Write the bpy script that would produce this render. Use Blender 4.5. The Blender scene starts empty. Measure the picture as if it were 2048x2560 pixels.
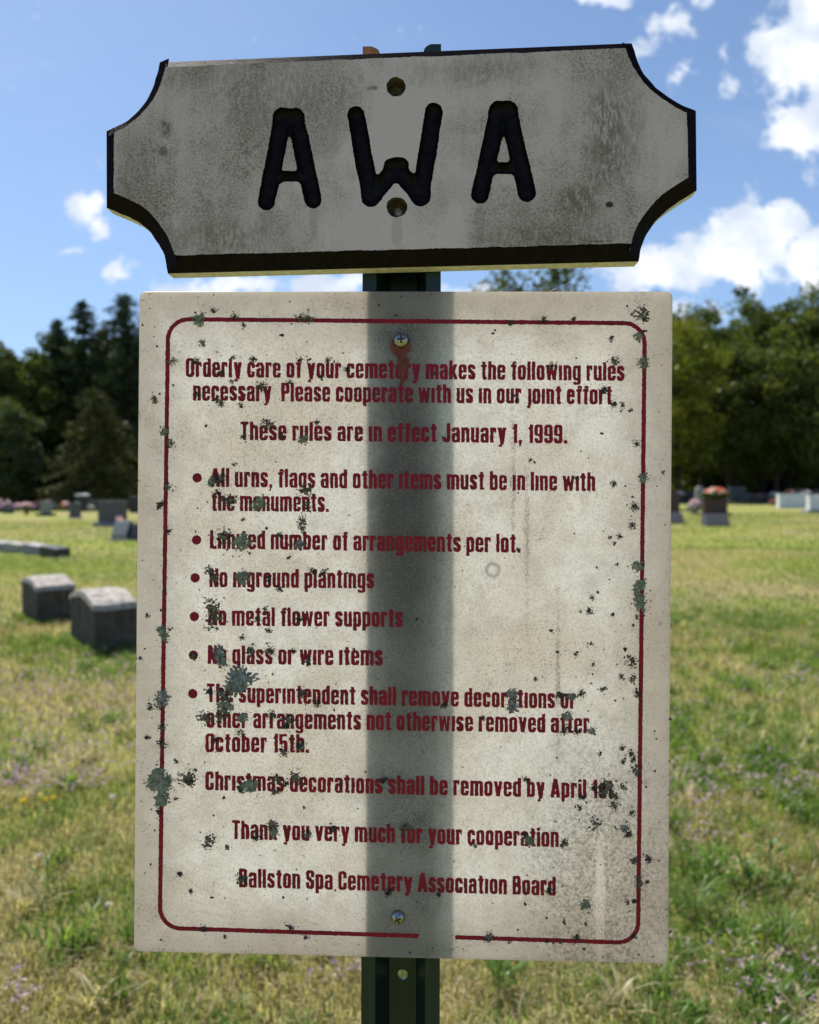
import bpy, bmesh, math, random
import numpy as np
from mathutils import Vector, Matrix

R = math.radians
rng = np.random.default_rng(7)
random.seed(7)
scene = bpy.context.scene
COL = scene.collection

# ------------------------------------------------------------------ camera
F = 1893.0                                   # focal length in photo pixels (2048 wide)
TH = math.atan(51 / F)                       # the camera looks slightly down
EYE = np.array([0.0, 0.0, 1.5])
FW = np.array([0, math.cos(TH), -math.sin(TH)])
UP = np.array([0, math.sin(TH), math.cos(TH)])
RT = np.array([1.0, 0, 0])
cam_d = bpy.data.cameras.new('camera')
cam = bpy.data.objects.new('camera', cam_d)
COL.objects.link(cam)
scene.camera = cam
cam.location = EYE
cam.rotation_euler = (math.pi / 2 - TH, 0, 0)
cam_d.sensor_fit = 'VERTICAL'
cam_d.sensor_height = 36
cam_d.lens = 36 * F / 2560
cam_d.clip_start = 0.05
cam_d.clip_end = 3000
cam_d.dof.use_dof = True
cam_d.dof.focus_distance = 0.712
cam_d.dof.aperture_fstop = cam_d.lens / 4.9
cam_d.dof.aperture_blades = 0

# ------------------------------------------------------------------ light
SUN_EL, SUN_AZ = R(57), R(-35)               # azimuth from +Y, positive to the right
SDIR = Vector((math.sin(SUN_AZ) * math.cos(SUN_EL), math.cos(SUN_AZ) * math.cos(SUN_EL), math.sin(SUN_EL)))
sun_d = bpy.data.lights.new('sun', 'SUN')
sun_d.energy = 5.0
sun_d.angle = R(0.5)
sun_d.color = (1.0, 0.95, 0.86)
sun = bpy.data.objects.new('sun', sun_d)
COL.objects.link(sun)
sun.rotation_euler = SDIR.to_track_quat('Z', 'Y').to_euler()
sun.location = (-30, 40, 60)

scene.view_settings.view_transform = 'Standard'
scene.view_settings.look = 'None'
scene.view_settings.gamma = 1
scene.view_settings.use_curve_mapping = False
scene.view_settings.exposure = 0.62
scene.cycles.max_bounces = 8
scene.cycles.transparent_max_bounces = 8
scene.cycles.use_denoising = True
scene.cycles.sample_clamp_indirect = 6


class NT:
    """small helper for node graphs"""
    def __init__(self, tree):
        self.t = tree
        tree.nodes.clear()

    def n(self, kind, ins=None, **props):
        nd = self.t.nodes.new(kind)
        for k, v in props.items():
            setattr(nd, k, v)
        for k, v in (ins or {}).items():
            self.put(nd.inputs[k], v)
        return nd

    def put(self, sock, v):
        if isinstance(v, bpy.types.NodeSocket):
            self.t.links.new(v, sock)
        elif isinstance(v, bpy.types.Node):
            self.t.links.new(v.outputs[0], sock)
        else:
            sock.default_value = v

    def math(self, op, a, b=0.0, clamp=False):
        nd = self.n('ShaderNodeMath', {0: a, 1: b}, operation=op)
        nd.use_clamp = clamp
        return nd.outputs[0]

    def rng(self, v, a, b, c=0.0, d=1.0, smooth=True):
        nd = self.n('ShaderNodeMapRange', {'Value': v, 'From Min': a, 'From Max': b, 'To Min': c, 'To Max': d})
        nd.interpolation_type = 'SMOOTHSTEP' if smooth else 'LINEAR'
        return nd.outputs['Result']

    def mix(self, fac, a, b, mode='MIX'):
        nd = self.n('ShaderNodeMix', data_type='RGBA', blend_type=mode)
        self.put(nd.inputs['Factor'], fac)
        self.put(nd.inputs['A'], a)
        self.put(nd.inputs['B'], b)
        return nd.outputs['Result']

    def noise(self, vec, scale, detail=4.0, rough=0.55, dist=0.0):
        nd = self.n('ShaderNodeTexNoise', {'Vector': vec, 'Scale': scale, 'Detail': detail, 'Roughness': rough, 'Distortion': dist})
        return nd.outputs['Fac']


world = bpy.data.worlds.new('World')
scene.world = world
world.use_nodes = True
w = NT(world.node_tree)
tc = w.n('ShaderNodeTexCoord').outputs['Generated']
sky = w.n('ShaderNodeTexSky', sky_type='NISHITA', sun_disc=False, sun_elevation=SUN_EL, sun_rotation=SUN_AZ,
          altitude=100, air_density=1.0, dust_density=0.6, ozone_density=1.6)
sep = w.n('ShaderNodeSeparateXYZ', {0: tc})
yy = w.math('MAXIMUM', sep.outputs['Y'], 0.02)
uv = w.n('ShaderNodeCombineXYZ', {0: w.math('DIVIDE', sep.outputs['X'], yy), 1: w.math('DIVIDE', sep.outputs['Z'], yy)}).outputs[0]
warp_n = w.n('ShaderNodeTexNoise', {'Vector': uv, 'Scale': 9.0, 'Detail': 5.0, 'Roughness': 0.6})
warp = w.n('ShaderNodeVectorMath', {0: warp_n.outputs['Color'], 1: (0.5, 0.5, 0.5)}, operation='SUBTRACT')
warp = w.n('ShaderNodeVectorMath', {0: warp.outputs[0], 'Scale': 0.085}, operation='SCALE')
uvw = w.n('ShaderNodeVectorMath', {0: uv, 1: warp.outputs[0]}, operation='ADD').outputs[0]
# clouds as directions in the sky: (azimuth slope, elevation slope, half width, half height, density)
CLOUDS = [(1985, 150, 120, 105, 1.3), (2030, 60, 70, 90, 1.2), (1985, 330, 95, 85, 1.2), (2090, 250, 120, 190, 1.3),
          (1900, 585, 130, 75, 1.25), (1780, 650, 170, 75, 1.2), (1640, 690, 170, 70, 1.15), (2030, 650, 90, 90, 1.1), (1960, 560, 60, 55, 1.1),
          (1650, 80, 70, 55, .8), (1580, 150, 60, 45, .7), (1475, 0, 95, 26, 1.0), (1740, 20, 50, 30, .62), (1700, 200, 42, 40, .64), (1812, 222, 24, 50, .75), (1800, 150, 25, 40, .55),
          (232, 522, 48, 54, .92), (260, 578, 34, 44, .85), (292, 680, 58, 26, .80), (190, 628, 60, 16, .5),
          (560, 712, 210, 34, .9), (850, 712, 160, 36, .95), (1150, 740, 260, 40, .8), (1560, 800, 260, 60, .95),
          (2300, 500, 220, 120, 1.2), (-350, 300, 200, 110, 1.1), (-500, 700, 260, 80, 1.1)]
tot = None
for (px, py, rx, ry, amp) in CLOUDS:
    c = ((px - 1024) / F, (1229 - py) / F, 0)
    d = w.n('ShaderNodeVectorMath', {0: uvw, 1: c}, operation='SUBTRACT')
    d = w.n('ShaderNodeVectorMath', {0: d.outputs[0], 1: (F / rx, F / ry, 0)}, operation='MULTIPLY')
    l = w.n('ShaderNodeVectorMath', {0: d.outputs[0]}, operation='LENGTH').outputs['Value']
    b = w.rng(l, 1.7, 0.0, 0.0, amp)
    tot = b if tot is None else w.math('SMOOTH_MAX', tot, b)
    if tot is not b:
        tot.node.inputs[2].default_value = 0.25
nz = w.noise(uv, 26.0, 7.0, 0.62, 0.3)
dens = w.math('ADD', tot, w.math('MULTIPLY', w.math('SUBTRACT', nz, 0.5), 1.5))
veil = w.noise(w.n('ShaderNodeVectorMath', {0: uv, 1: (1.0, 2.2, 1.0)}, operation='MULTIPLY').outputs[0], 3.0, 5.0, 0.6)
mask = w.math('MULTIPLY', w.rng(dens, 0.34, 0.74), w.rng(sep.outputs['Y'], 0.0, 0.2))
mask = w.math('ADD', mask, w.rng(veil, 0.5, 0.8, 0.0, 0.10), clamp=True)
body = w.noise(uv, 13.0, 5.0, 0.55)
ccol = w.mix(w.rng(w.math('ADD', body, w.math('MULTIPLY', dens, -0.16)), 0.16, 0.50), (0.78, 0.79, 0.81, 1), (0.46, 0.52, 0.62, 1))
skyc = w.mix(1.0, sky.outputs[0], (0.074, 0.081, 0.089, 1), 'MULTIPLY')
hz = w.rng(sep.outputs['Z'], 0.0, 0.60, 0.45, 0.06)
skyc = w.mix(hz, skyc, (0.275, 0.43, 0.69, 1))
allc = w.mix(mask, skyc, ccol)
bg = w.n('ShaderNodeBackground', {'Color': allc, 'Strength': 1.0})
out = w.n('ShaderNodeOutputWorld', {'Surface': bg.outputs[0]})


# ------------------------------------------------------------------ helpers
def ray(px, py):
    px = np.asarray(px, float); py = np.asarray(py, float)
    return ((px - 1024) / F)[..., None] * RT - ((py - 1280) / F)[..., None] * UP + FW


SLOPE = 0.011                                # the lawn climbs gently to the right


def ground_z(x, y):
    x = np.asarray(x, float); y = np.asarray(y, float)
    return SLOPE * x * np.clip((y - 1) / 6, 0, 1)


def on_ground(px, py):
    d = ray(px, py)
    t = 1.5 / (SLOPE * d[0] - d[2])
    if t * d[1] > 79 or t < 0:                # nothing of the graveyard lies inside the wood
        t = (70 + (px * 7.3) % 9) / d[1]
    p = EYE + d * t
    p[2] = ground_z(p[0], p[1])
    return p


def at_depth(px, py, Y):
    d = ray(px, py)
    return EYE + d * (Y / d[1])


def rot_m(yaw, lean, roll):
    Rz = np.array([[math.cos(yaw), -math.sin(yaw), 0], [math.sin(yaw), math.cos(yaw), 0], [0, 0, 1]])
    Rx = np.array([[1, 0, 0], [0, math.cos(lean), -math.sin(lean)], [0, math.sin(lean), math.cos(lean)]])
    Ry = np.array([[math.cos(roll), 0, math.sin(roll)], [0, 1, 0], [-math.sin(roll), 0, math.cos(roll)]])
    return Rz @ Rx @ Ry


class Plane:
    """a flat face of a real board: origin, right, up and outward axes (metres)"""
    def __init__(self, origin, M):
        self.o = np.array(origin, float); self.u = M @ [1, 0, 0]; self.v = M @ [0, 0, 1]; self.nrm = M @ [0, -1, 0]

    def hit(self, px, py):                   # photo pixel -> (u, v) in metres on this face
        d = ray(px, py)
        t = ((self.o - EYE) @ self.nrm) / (d @ self.nrm)
        p = EYE + d * t[..., None] - self.o
        return np.stack([p @ self.u, p @ self.v], -1)

    def world(self, uv, lift=0.0):           # (u, v) + outward lift -> world
        uv = np.asarray(uv, float)
        lift = np.broadcast_to(np.asarray(lift, float), uv.shape[:-1])
        return self.o + uv[..., :1] * self.u + uv[..., 1:2] * self.v + lift[..., None] * self.nrm


def hash2(ix, iy, seed):
    h = (ix.astype(np.int64) * 374761393 + iy.astype(np.int64) * 668265263 + seed * 1442695041) & 0x7fffffff
    h = ((h ^ (h >> 13)) * 1274126177) & 0x7fffffff
    return ((h ^ (h >> 16)) & 0xffff) / 65535.0


def vnoise(x, y, seed=0):
    x = np.asarray(x, float); y = np.asarray(y, float)
    ix = np.floor(x); iy = np.floor(y)
    fx = x - ix; fy = y - iy
    fx = fx * fx * (3 - 2 * fx); fy = fy * fy * (3 - 2 * fy)
    a = hash2(ix, iy, seed); b = hash2(ix + 1, iy, seed); c = hash2(ix, iy + 1, seed); d = hash2(ix + 1, iy + 1, seed)
    return (a * (1 - fx) + b * fx) * (1 - fy) + (c * (1 - fx) + d * fx) * fy


def fbm(x, y, seed=0, octs=4):
    s = 0; a = 0.5; tot_ = 0
    for k in range(octs):
        s = s + a * vnoise(x * 2 ** k, y * 2 ** k, seed + 17 * k); tot_ += a; a *= 0.55
    return s / tot_


def march(f, x0, y0, h):
    """region f<0 on a regular grid -> (xy verts, faces, f at verts); contour points are shared"""
    ny, nx = f.shape
    ins = f < 0
    used = {}
    vx = []; vf = []

    def corner(j, i):
        k = (j, i, 0)
        if k not in used:
            used[k] = len(vx); vx.append((x0 + i * h, y0 + j * h)); vf.append(f[j, i])
        return used[k]

    def edge(a, b):
        if b < a:
            a, b = b, a
        k = (a, b, 1)
        if k not in used:
            fa, fb = f[a], f[b]
            t = fa / (fa - fb)
            used[k] = len(vx)
            vx.append((x0 + (a[1] + t * (b[1] - a[1])) * h, y0 + (a[0] + t * (b[0] - a[0])) * h)); vf.append(0.0)
        return used[k]
    cnt = ins[:-1, :-1].astype(int) + ins[:-1, 1:] + ins[1:, 1:] + ins[1:, :-1]
    faces = []
    for j, i in zip(*np.nonzero(cnt)):
        cs = ((j, i), (j, i + 1), (j + 1, i + 1), (j + 1, i))
        if cnt[j, i] == 4:
            faces.append([corner(*c) for c in cs]); continue
        poly = []
        for k in range(4):
            a = cs[k]; b = cs[(k + 1) % 4]
            if ins[a]:
                poly.append(corner(*a))
            if ins[a] != ins[b]:
                poly.append(edge(a, b))
        if len(poly) >= 3:
            faces.append(poly)
    return np.array(vx).reshape(-1, 2), faces, np.array(vf)


def mesh_obj(name, verts, faces, mats, parent=None, idx=None, smooth=False, colors=None):
    verts = np.asarray(verts, float)
    if parent is not None:
        r = parent
        while r.parent is not None:
            r = r.parent
        if not parent.get('_local'):
            verts = verts - np.array(r.location)
    me = bpy.data.meshes.new(name)
    if isinstance(faces, np.ndarray):
        nf, k = faces.shape
        me.vertices.add(len(verts)); me.vertices.foreach_set('co', verts.astype(np.float32).ravel())
        me.loops.add(nf * k); me.loops.foreach_set('vertex_index', faces.astype(np.int32).ravel())
        me.polygons.add(nf); me.polygons.foreach_set('loop_start', np.arange(0, nf * k, k, dtype=np.int32))
        me.update(calc_edges=True); me.validate()
    else:
        me.from_pydata([tuple(v) for v in verts], [], [tuple(int(i) for i in f_) for f_ in faces])
        me.update()
    for m in (mats if isinstance(mats, (list, tuple)) else [mats]):
        me.materials.append(m)
    if idx is not None:
        me.polygons.foreach_set('material_index', np.asarray(idx, dtype=np.int32))
    if colors is not None:
        a = me.attributes.new('col', 'FLOAT_COLOR', 'POINT')
        c4 = np.ones((len(verts), 4), np.float32); c4[:, :3] = colors
        a.data.foreach_set('color', c4.ravel())
    if smooth:
        me.polygons.foreach_set('use_smooth', np.ones(len(me.polygons), dtype=bool))
    o = bpy.data.objects.new(name, me)
    COL.objects.link(o)
    if parent is not None:
        o.parent = parent
    return o


def bm_obj(name, bm, mats, parent=None, smooth=False):
    """the bmesh is in the parent's own coordinates"""
    me = bpy.data.meshes.new(name)
    bm.normal_update()
    bm.to_mesh(me); bm.free()
    for m in (mats if isinstance(mats, (list, tuple)) else [mats]):
        me.materials.append(m)
    if smooth:
        me.polygons.foreach_set('use_smooth', np.ones(len(me.polygons), dtype=bool))
    o = bpy.data.objects.new(name, me)
    COL.objects.link(o)
    if parent is not None:
        o.parent = parent
    return o


def tag(o, label=None, cat=None, group=None, kind=None):
    if label: o['label'] = label
    if cat: o['category'] = cat
    if group: o['group'] = group
    if kind: o['kind'] = kind
    return o


def empty(name, loc, label, cat, group=None, rz=0.0):
    o = bpy.data.objects.new(name, None)
    COL.objects.link(o)
    o.location = tuple(loc); o.rotation_euler = (0, 0, rz); o.empty_display_size = 0.1
    return tag(o, label, cat, group)


# ------------------------------------------------------------------ materials
def new_mat(name):
    m = bpy.data.materials.new(name)
    m.use_nodes = True
    return m, NT(m.node_tree)


def finish(g, shader, disp=None):
    o = g.n('ShaderNodeOutputMaterial', {'Surface': shader})
    return o


def bump(g, h, strength, dist):
    return g.n('ShaderNodeBump', {'Height': h, 'Strength': strength, 'Distance': dist}).outputs[0]


def principled(g, col, rough=0.6, metal=0.0, normal=None, spec=0.5):
    d = {'Base Color': col, 'Roughness': rough, 'Metallic': metal, 'Specular IOR Level': spec}
    if normal is not None: d['Normal'] = normal
    return g.n('ShaderNodeBsdfPrincipled', d)


def simple_mat(name, c1, c2, scale, rough=0.6, bump_s=0.0, bump_d=0.002, metal=0.0, spec=0.4):
    m, g = new_mat(name)
    oc = g.n('ShaderNodeTexCoord').outputs['Object']
    nz_ = g.noise(oc, scale, 5.0, 0.6)
    col = g.mix(g.rng(nz_, 0.3, 0.7), c1 + (1,), c2 + (1,))
    nrm = bump(g, nz_, bump_s, bump_d) if bump_s else None
    finish(g, principled(g, col, rough, metal, nrm, spec).outputs[0])
    return m


def leaf_mat(name, trans=0.45, tint=(1.25, 1.3, 0.6)):
    m, g = new_mat(name)
    c = g.n('ShaderNodeAttribute', attribute_name='col').outputs['Color']
    dif = g.n('ShaderNodeBsdfDiffuse', {'Color': c})
    tr = g.n('ShaderNodeBsdfTranslucent', {'Color': g.mix(1.0, c, tint + (1,), 'MULTIPLY')})
    mx = g.n('ShaderNodeMixShader', {0: trans, 1: dif.outputs[0], 2: tr.outputs[0]})
    gl = g.n('ShaderNodeBsdfGlossy', {'Color': (0.6, 0.6, 0.6, 1), 'Roughness': 0.38})
    mx2 = g.n('ShaderNodeMixShader', {0: 0.02, 1: mx.outputs[0], 2: gl.outputs[0]})
    finish(g, mx2.outputs[0])
    return m


M = {}
M['grass'] = leaf_mat('grass', 0.5, (1.15, 1.2, 0.55))
M['leaf'] = leaf_mat('leaf', 0.35, (1.2, 1.35, 0.5))
M['needle'] = leaf_mat('needle', 0.12, (1.0, 1.1, 0.6))
M['petal'] = leaf_mat('petal', 0.35, (1.1, 1.0, 1.0))
M['bark'] = simple_mat('bark', (0.022, 0.017, 0.013), (0.05, 0.042, 0.034), 9, 0.9, 0.6, 0.03)
M['granite'] = simple_mat('granite', (0.06, 0.063, 0.066), (0.11, 0.11, 0.114), 60, 0.55, 0.3, 0.002)
M['grey_granite'] = simple_mat('grey_granite', (0.17, 0.17, 0.175), (0.28, 0.28, 0.28), 45, 0.6, 0.3, 0.002)
M['dark_granite'] = simple_mat('dark_granite', (0.012, 0.012, 0.013), (0.032, 0.032, 0.035), 70, 0.4, 0.0)
M['brown_granite'] = simple_mat('brown_granite', (0.045, 0.020, 0.014), (0.080, 0.038, 0.028), 50, 0.45, 0.0)
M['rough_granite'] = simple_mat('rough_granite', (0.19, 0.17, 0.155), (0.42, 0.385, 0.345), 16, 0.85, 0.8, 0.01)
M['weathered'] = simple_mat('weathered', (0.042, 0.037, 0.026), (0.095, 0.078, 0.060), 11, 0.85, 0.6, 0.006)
M['white_marble'] = simple_mat('white_marble', (0.55, 0.56, 0.58), (0.78, 0.78, 0.78), 6, 0.5, 0.2, 0.003)

# lawn
m, g = new_mat('lawn'); M['lawn'] = m
oc = g.n('ShaderNodeTexCoord').outputs['Object']
n1 = g.noise(oc, 0.42, 5.0, 0.6, 0.4); n2 = g.noise(oc, 0.16, 4.0, 0.55); n3 = g.noise(oc, 9.0, 6.0, 0.7); n4 = g.noise(oc, 45.0, 4.0, 0.7)
c = g.mix(g.rng(n1, 0.40, 0.56), (0.200, 0.220, 0.045, 1), (0.30, 0.245, 0.130, 1))
c = g.mix(g.rng(n2, 0.42, 0.62), c, (0.215, 0.240, 0.045, 1))
c = g.mix(g.rng(n3, 0.42, 0.75, 0.0, 0.5), c, (0.10, 0.13, 0.028, 1))
c = g.mix(g.rng(n4, 0.45, 0.8, 0.0, 0.6), c, (0.32, 0.29, 0.15, 1))
finish(g, principled(g, c, 0.95, 0, bump(g, n4, 0.8, 0.03), 0.1).outputs[0])

# translucent sign sheet: cream plastic with dirt, mildew specks and stains
m, g = new_mat('sign_sheet'); M['sheet'] = m
oc = g.n('ShaderNodeTexCoord').outputs['Object']
big = g.noise(oc, 9.0, 4.0, 0.55, 0.3)
mid = g.noise(oc, 55.0, 5.0, 0.65)
fine = g.noise(oc, 420.0, 3.0, 0.7)
sp = g.noise(oc, 800.0, 2.0, 0.6)
xyz = g.n('ShaderNodeSeparateXYZ', {0: oc})
edge_x = g.math('ABSOLUTE', g.math('ADD', xyz.outputs[0], 0.0))
c = g.mix(g.rng(big, 0.38, 0.66), (0.86, 0.855, 0.815, 1), (0.80, 0.765, 0.70, 1))
c = g.mix(g.rng(mid, 0.40, 0.72, 0.0, 0.45), c, (0.64, 0.605, 0.55, 1))
c = g.mix(g.rng(fine, 0.42, 0.68, 0.0, 0.55), c, (0.50, 0.465, 0.42, 1))
dirt = g.math('MULTIPLY', g.rng(big, 0.44, 0.66, 0.25, 1.0), g.rng(sp, 0.60, 0.68, 0.0, 0.85))
c = g.mix(dirt, c, (0.09, 0.08, 0.07, 1))
M_SHEET_G, M_SHEET_C = g, c                    # finished below, where the sheet is placed

# red screen-printed paint
m, g = new_mat('red_paint'); M['red'] = m
oc = g.n('ShaderNodeTexCoord').outputs['Object']
a1 = g.noise(oc, 40, 4, 0.6); a2 = g.noise(oc, 500, 3, 0.7)
c = g.mix(g.rng(a1, 0.35, 0.7), (0.29, 0.004, 0.022, 1), (0.195, 0.005, 0.018, 1))
c = g.mix(g.rng(a2, 0.55, 0.75, 0, 0.35), c, (0.06, 0.015, 0.015, 1))
finish(g, principled(g, c, 0.55, 0, None, 0.25).outputs[0])


def lichen_mat(name, c1, c2):
    m, g = new_mat(name)
    oc = g.n('ShaderNodeTexCoord').outputs['Object']
    a = g.noise(oc, 260, 4, 0.65)
    c = g.mix(g.rng(a, 0.35, 0.66), c1 + (1,), c2 + (1,))
    finish(g, principled(g, c, 0.95, 0, bump(g, g.noise(oc, 900, 3, 0.6), 0.7, 0.0006), 0.1).outputs[0])
    return m


M['lichen_green'] = lichen_mat('lichen_green', (0.14, 0.15, 0.11), (0.30, 0.315, 0.235))
M['lichen_blue'] = lichen_mat('lichen_blue', (0.13, 0.135, 0.125), (0.28, 0.285, 0.265))
M['lichen_dark'] = lichen_mat('lichen_dark', (0.055, 0.05, 0.036), (0.24, 0.22, 0.165))
M['lichen_brown'] = lichen_mat('lichen_brown', (0.08, 0.066, 0.045), (0.30, 0.26, 0.19))
M['speck'] = simple_mat('speck', (0.035, 0.033, 0.028), (0.09, 0.08, 0.065), 300, 0.95)
M['rust_drip'] = simple_mat('rust_drip', (0.11, 0.016, 0.010), (0.23, 0.060, 0.020), 90, 0.6, 0.3, 0.0005)
M['rust'] = simple_mat('rust', (0.16, 0.065, 0.035), (0.25, 0.11, 0.06), 120, 0.85)
M['steel'] = simple_mat('steel', (0.40, 0.40, 0.39), (0.28, 0.27, 0.25), 300, 0.28, 0.1, 0.0003, 1.0)
M['slot'] = simple_mat('slot', (0.02, 0.018, 0.015), (0.05, 0.04, 0.03), 400, 0.8)

m, g = new_mat('green_enamel'); M['post'] = m
oc = g.n('ShaderNodeTexCoord').outputs['Object']
a = g.noise(g.n('ShaderNodeVectorMath', {0: oc, 1: (1, 1, 0.05)}, operation='MULTIPLY').outputs[0], 160, 4, 0.6)
b = g.noise(oc, 500, 3, 0.6)
c = g.mix(g.rng(a, 0.35, 0.7), (0.005, 0.019, 0.015, 1), (0.009, 0.028, 0.022, 1))
c = g.mix(g.rng(b, 0.68, 0.8, 0, 0.6), c, (0.15, 0.18, 0.16, 1))
finish(g, principled(g, c, 0.38, 0, None, 0.4).outputs[0])

# white painted board face with mildew
m, g = new_mat('weathered_white_paint'); M['white_paint'] = m
oc = g.n('ShaderNodeTexCoord').outputs['Object']
big = g.noise(oc, 11, 5, 0.6, 0.3); mid = g.noise(oc, 70, 5, 0.7); sp = g.noise(oc, 520, 3, 0.75); sp2 = g.noise(oc, 950, 2, 0.6)
strk = g.noise(g.n('ShaderNodeVectorMath', {0: oc, 1: (1, 1, 0.16)}, operation='MULTIPLY').outputs[0], 40, 5, 0.65)
xs = g.n('ShaderNodeSeparateXYZ', {0: oc}).outputs[0]
clean = g.rng(g.math('ABSOLUTE', g.math('ADD', xs, 0.0)), 0.02, 0.11, 0.55, 0.0)
dirt = g.math('ADD', g.math('MULTIPLY', g.rng(strk, 0.36, 0.70), 0.34), g.math('MULTIPLY', g.rng(big, 0.34, 0.66), 0.75))
dirt = g.math('SUBTRACT', dirt, clean, clamp=True)
c = g.mix(g.math('MULTIPLY', dirt, 0.75), (0.65, 0.525, 0.505, 1), (0.39, 0.30, 0.245, 1))
c = g.mix(g.math('MULTIPLY', g.rng(sp, 0.42, 0.66), g.math('ADD', g.math('MULTIPLY', dirt, 0.85), 0.10, clamp=True)), c, (0.11, 0.095, 0.07, 1))
c = g.mix(g.math('MULTIPLY', g.rng(mid, 0.58, 0.72), g.math('MULTIPLY', dirt, 0.7)), c, (0.12, 0.115, 0.06, 1))
c = g.mix(g.rng(sp2, 0.66, 0.72, 0, 0.7), c, (0.07, 0.06, 0.05, 1))
M_BOARD = (g, c, oc, sp, mid)

m, g = new_mat('black_rim_paint'); M['black_paint'] = m
oc = g.n('ShaderNodeTexCoord').outputs['Object']
a1 = g.noise(oc, 130, 5, 0.6); a2 = g.noise(oc, 420, 4, 0.7)
c = g.mix(g.rng(a1, 0.3, 0.7), (0.004, 0.003, 0.006, 1), (0.011, 0.007, 0.006, 1))
c = g.mix(g.rng(a2, 0.64, 0.76, 0, 0.4), c, (0.045, 0.033, 0.028, 1))
nb = bump(g, a2, 0.5, 0.0012)
finish(g, g.n('ShaderNodeMixShader', {0: 0.009, 1: g.n('ShaderNodeBsdfDiffuse', {'Color': c, 'Normal': nb}).outputs[0], 2: g.n('ShaderNodeBsdfGlossy', {'Roughness': 0.24, 'Normal': nb}).outputs[0]}).outputs[0])
M['flat_black'] = simple_mat('black_paint', (0.004, 0.003, 0.006), (0.012, 0.007, 0.007), 130, 0.7, 0.5, 0.0012, 0, 0.012)
M['bare_edge'] = simple_mat('bare_edge', (0.55, 0.51, 0.50), (0.80, 0.75, 0.74), 160, 0.8, 0.4, 0.001)
M['hole_dirt'] = simple_mat('hole_dirt', (0.045, 0.032, 0.018), (0.13, 0.095, 0.05), 260, 0.95, 0.8, 0.002)
M['old_bolt'] = simple_mat('old_bolt', (0.16, 0.14, 0.10), (0.30, 0.27, 0.22), 400, 0.5, 0.4, 0.0006, 0.6)

# ------------------------------------------------------------------ the sign assembly
LEAN = R(-1.70)
PM = rot_m(R(-1.55), LEAN, R(0.397))
PO = np.array([-0.00815, 0.72, 1.3734])
PW, PH, PT = 0.5101, 0.6360, 0.0022
panel_front = Plane(PO, PM)

# --- post: hat-section channel, flanges towards the signs
POM = rot_m(R(-3.0), LEAN, 0)
gap = 0.0058
PB = PO + np.array([0, 1, 0]) * (PT + gap)
post_plane = Plane(PB, POM)
cx = float(post_plane.hit(1003, 1500)[0])
pw_l = float(post_plane.hit(905, 1500)[0]); pw_r = float(post_plane.hit(1101, 1500)[0])
post_base = post_plane.world([cx, -1.42], 0); post_base[2] = 0
post = empty('sign_post', (post_base[0], post_base[1], 0), 'dark green metal channel post standing behind both signs', 'post')
V_TOP = float(post_plane.hit(1003, 132)[1]); V_BOT = -1.50
hole_v = float(post_plane.hit(1007, 2490)[1])


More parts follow.
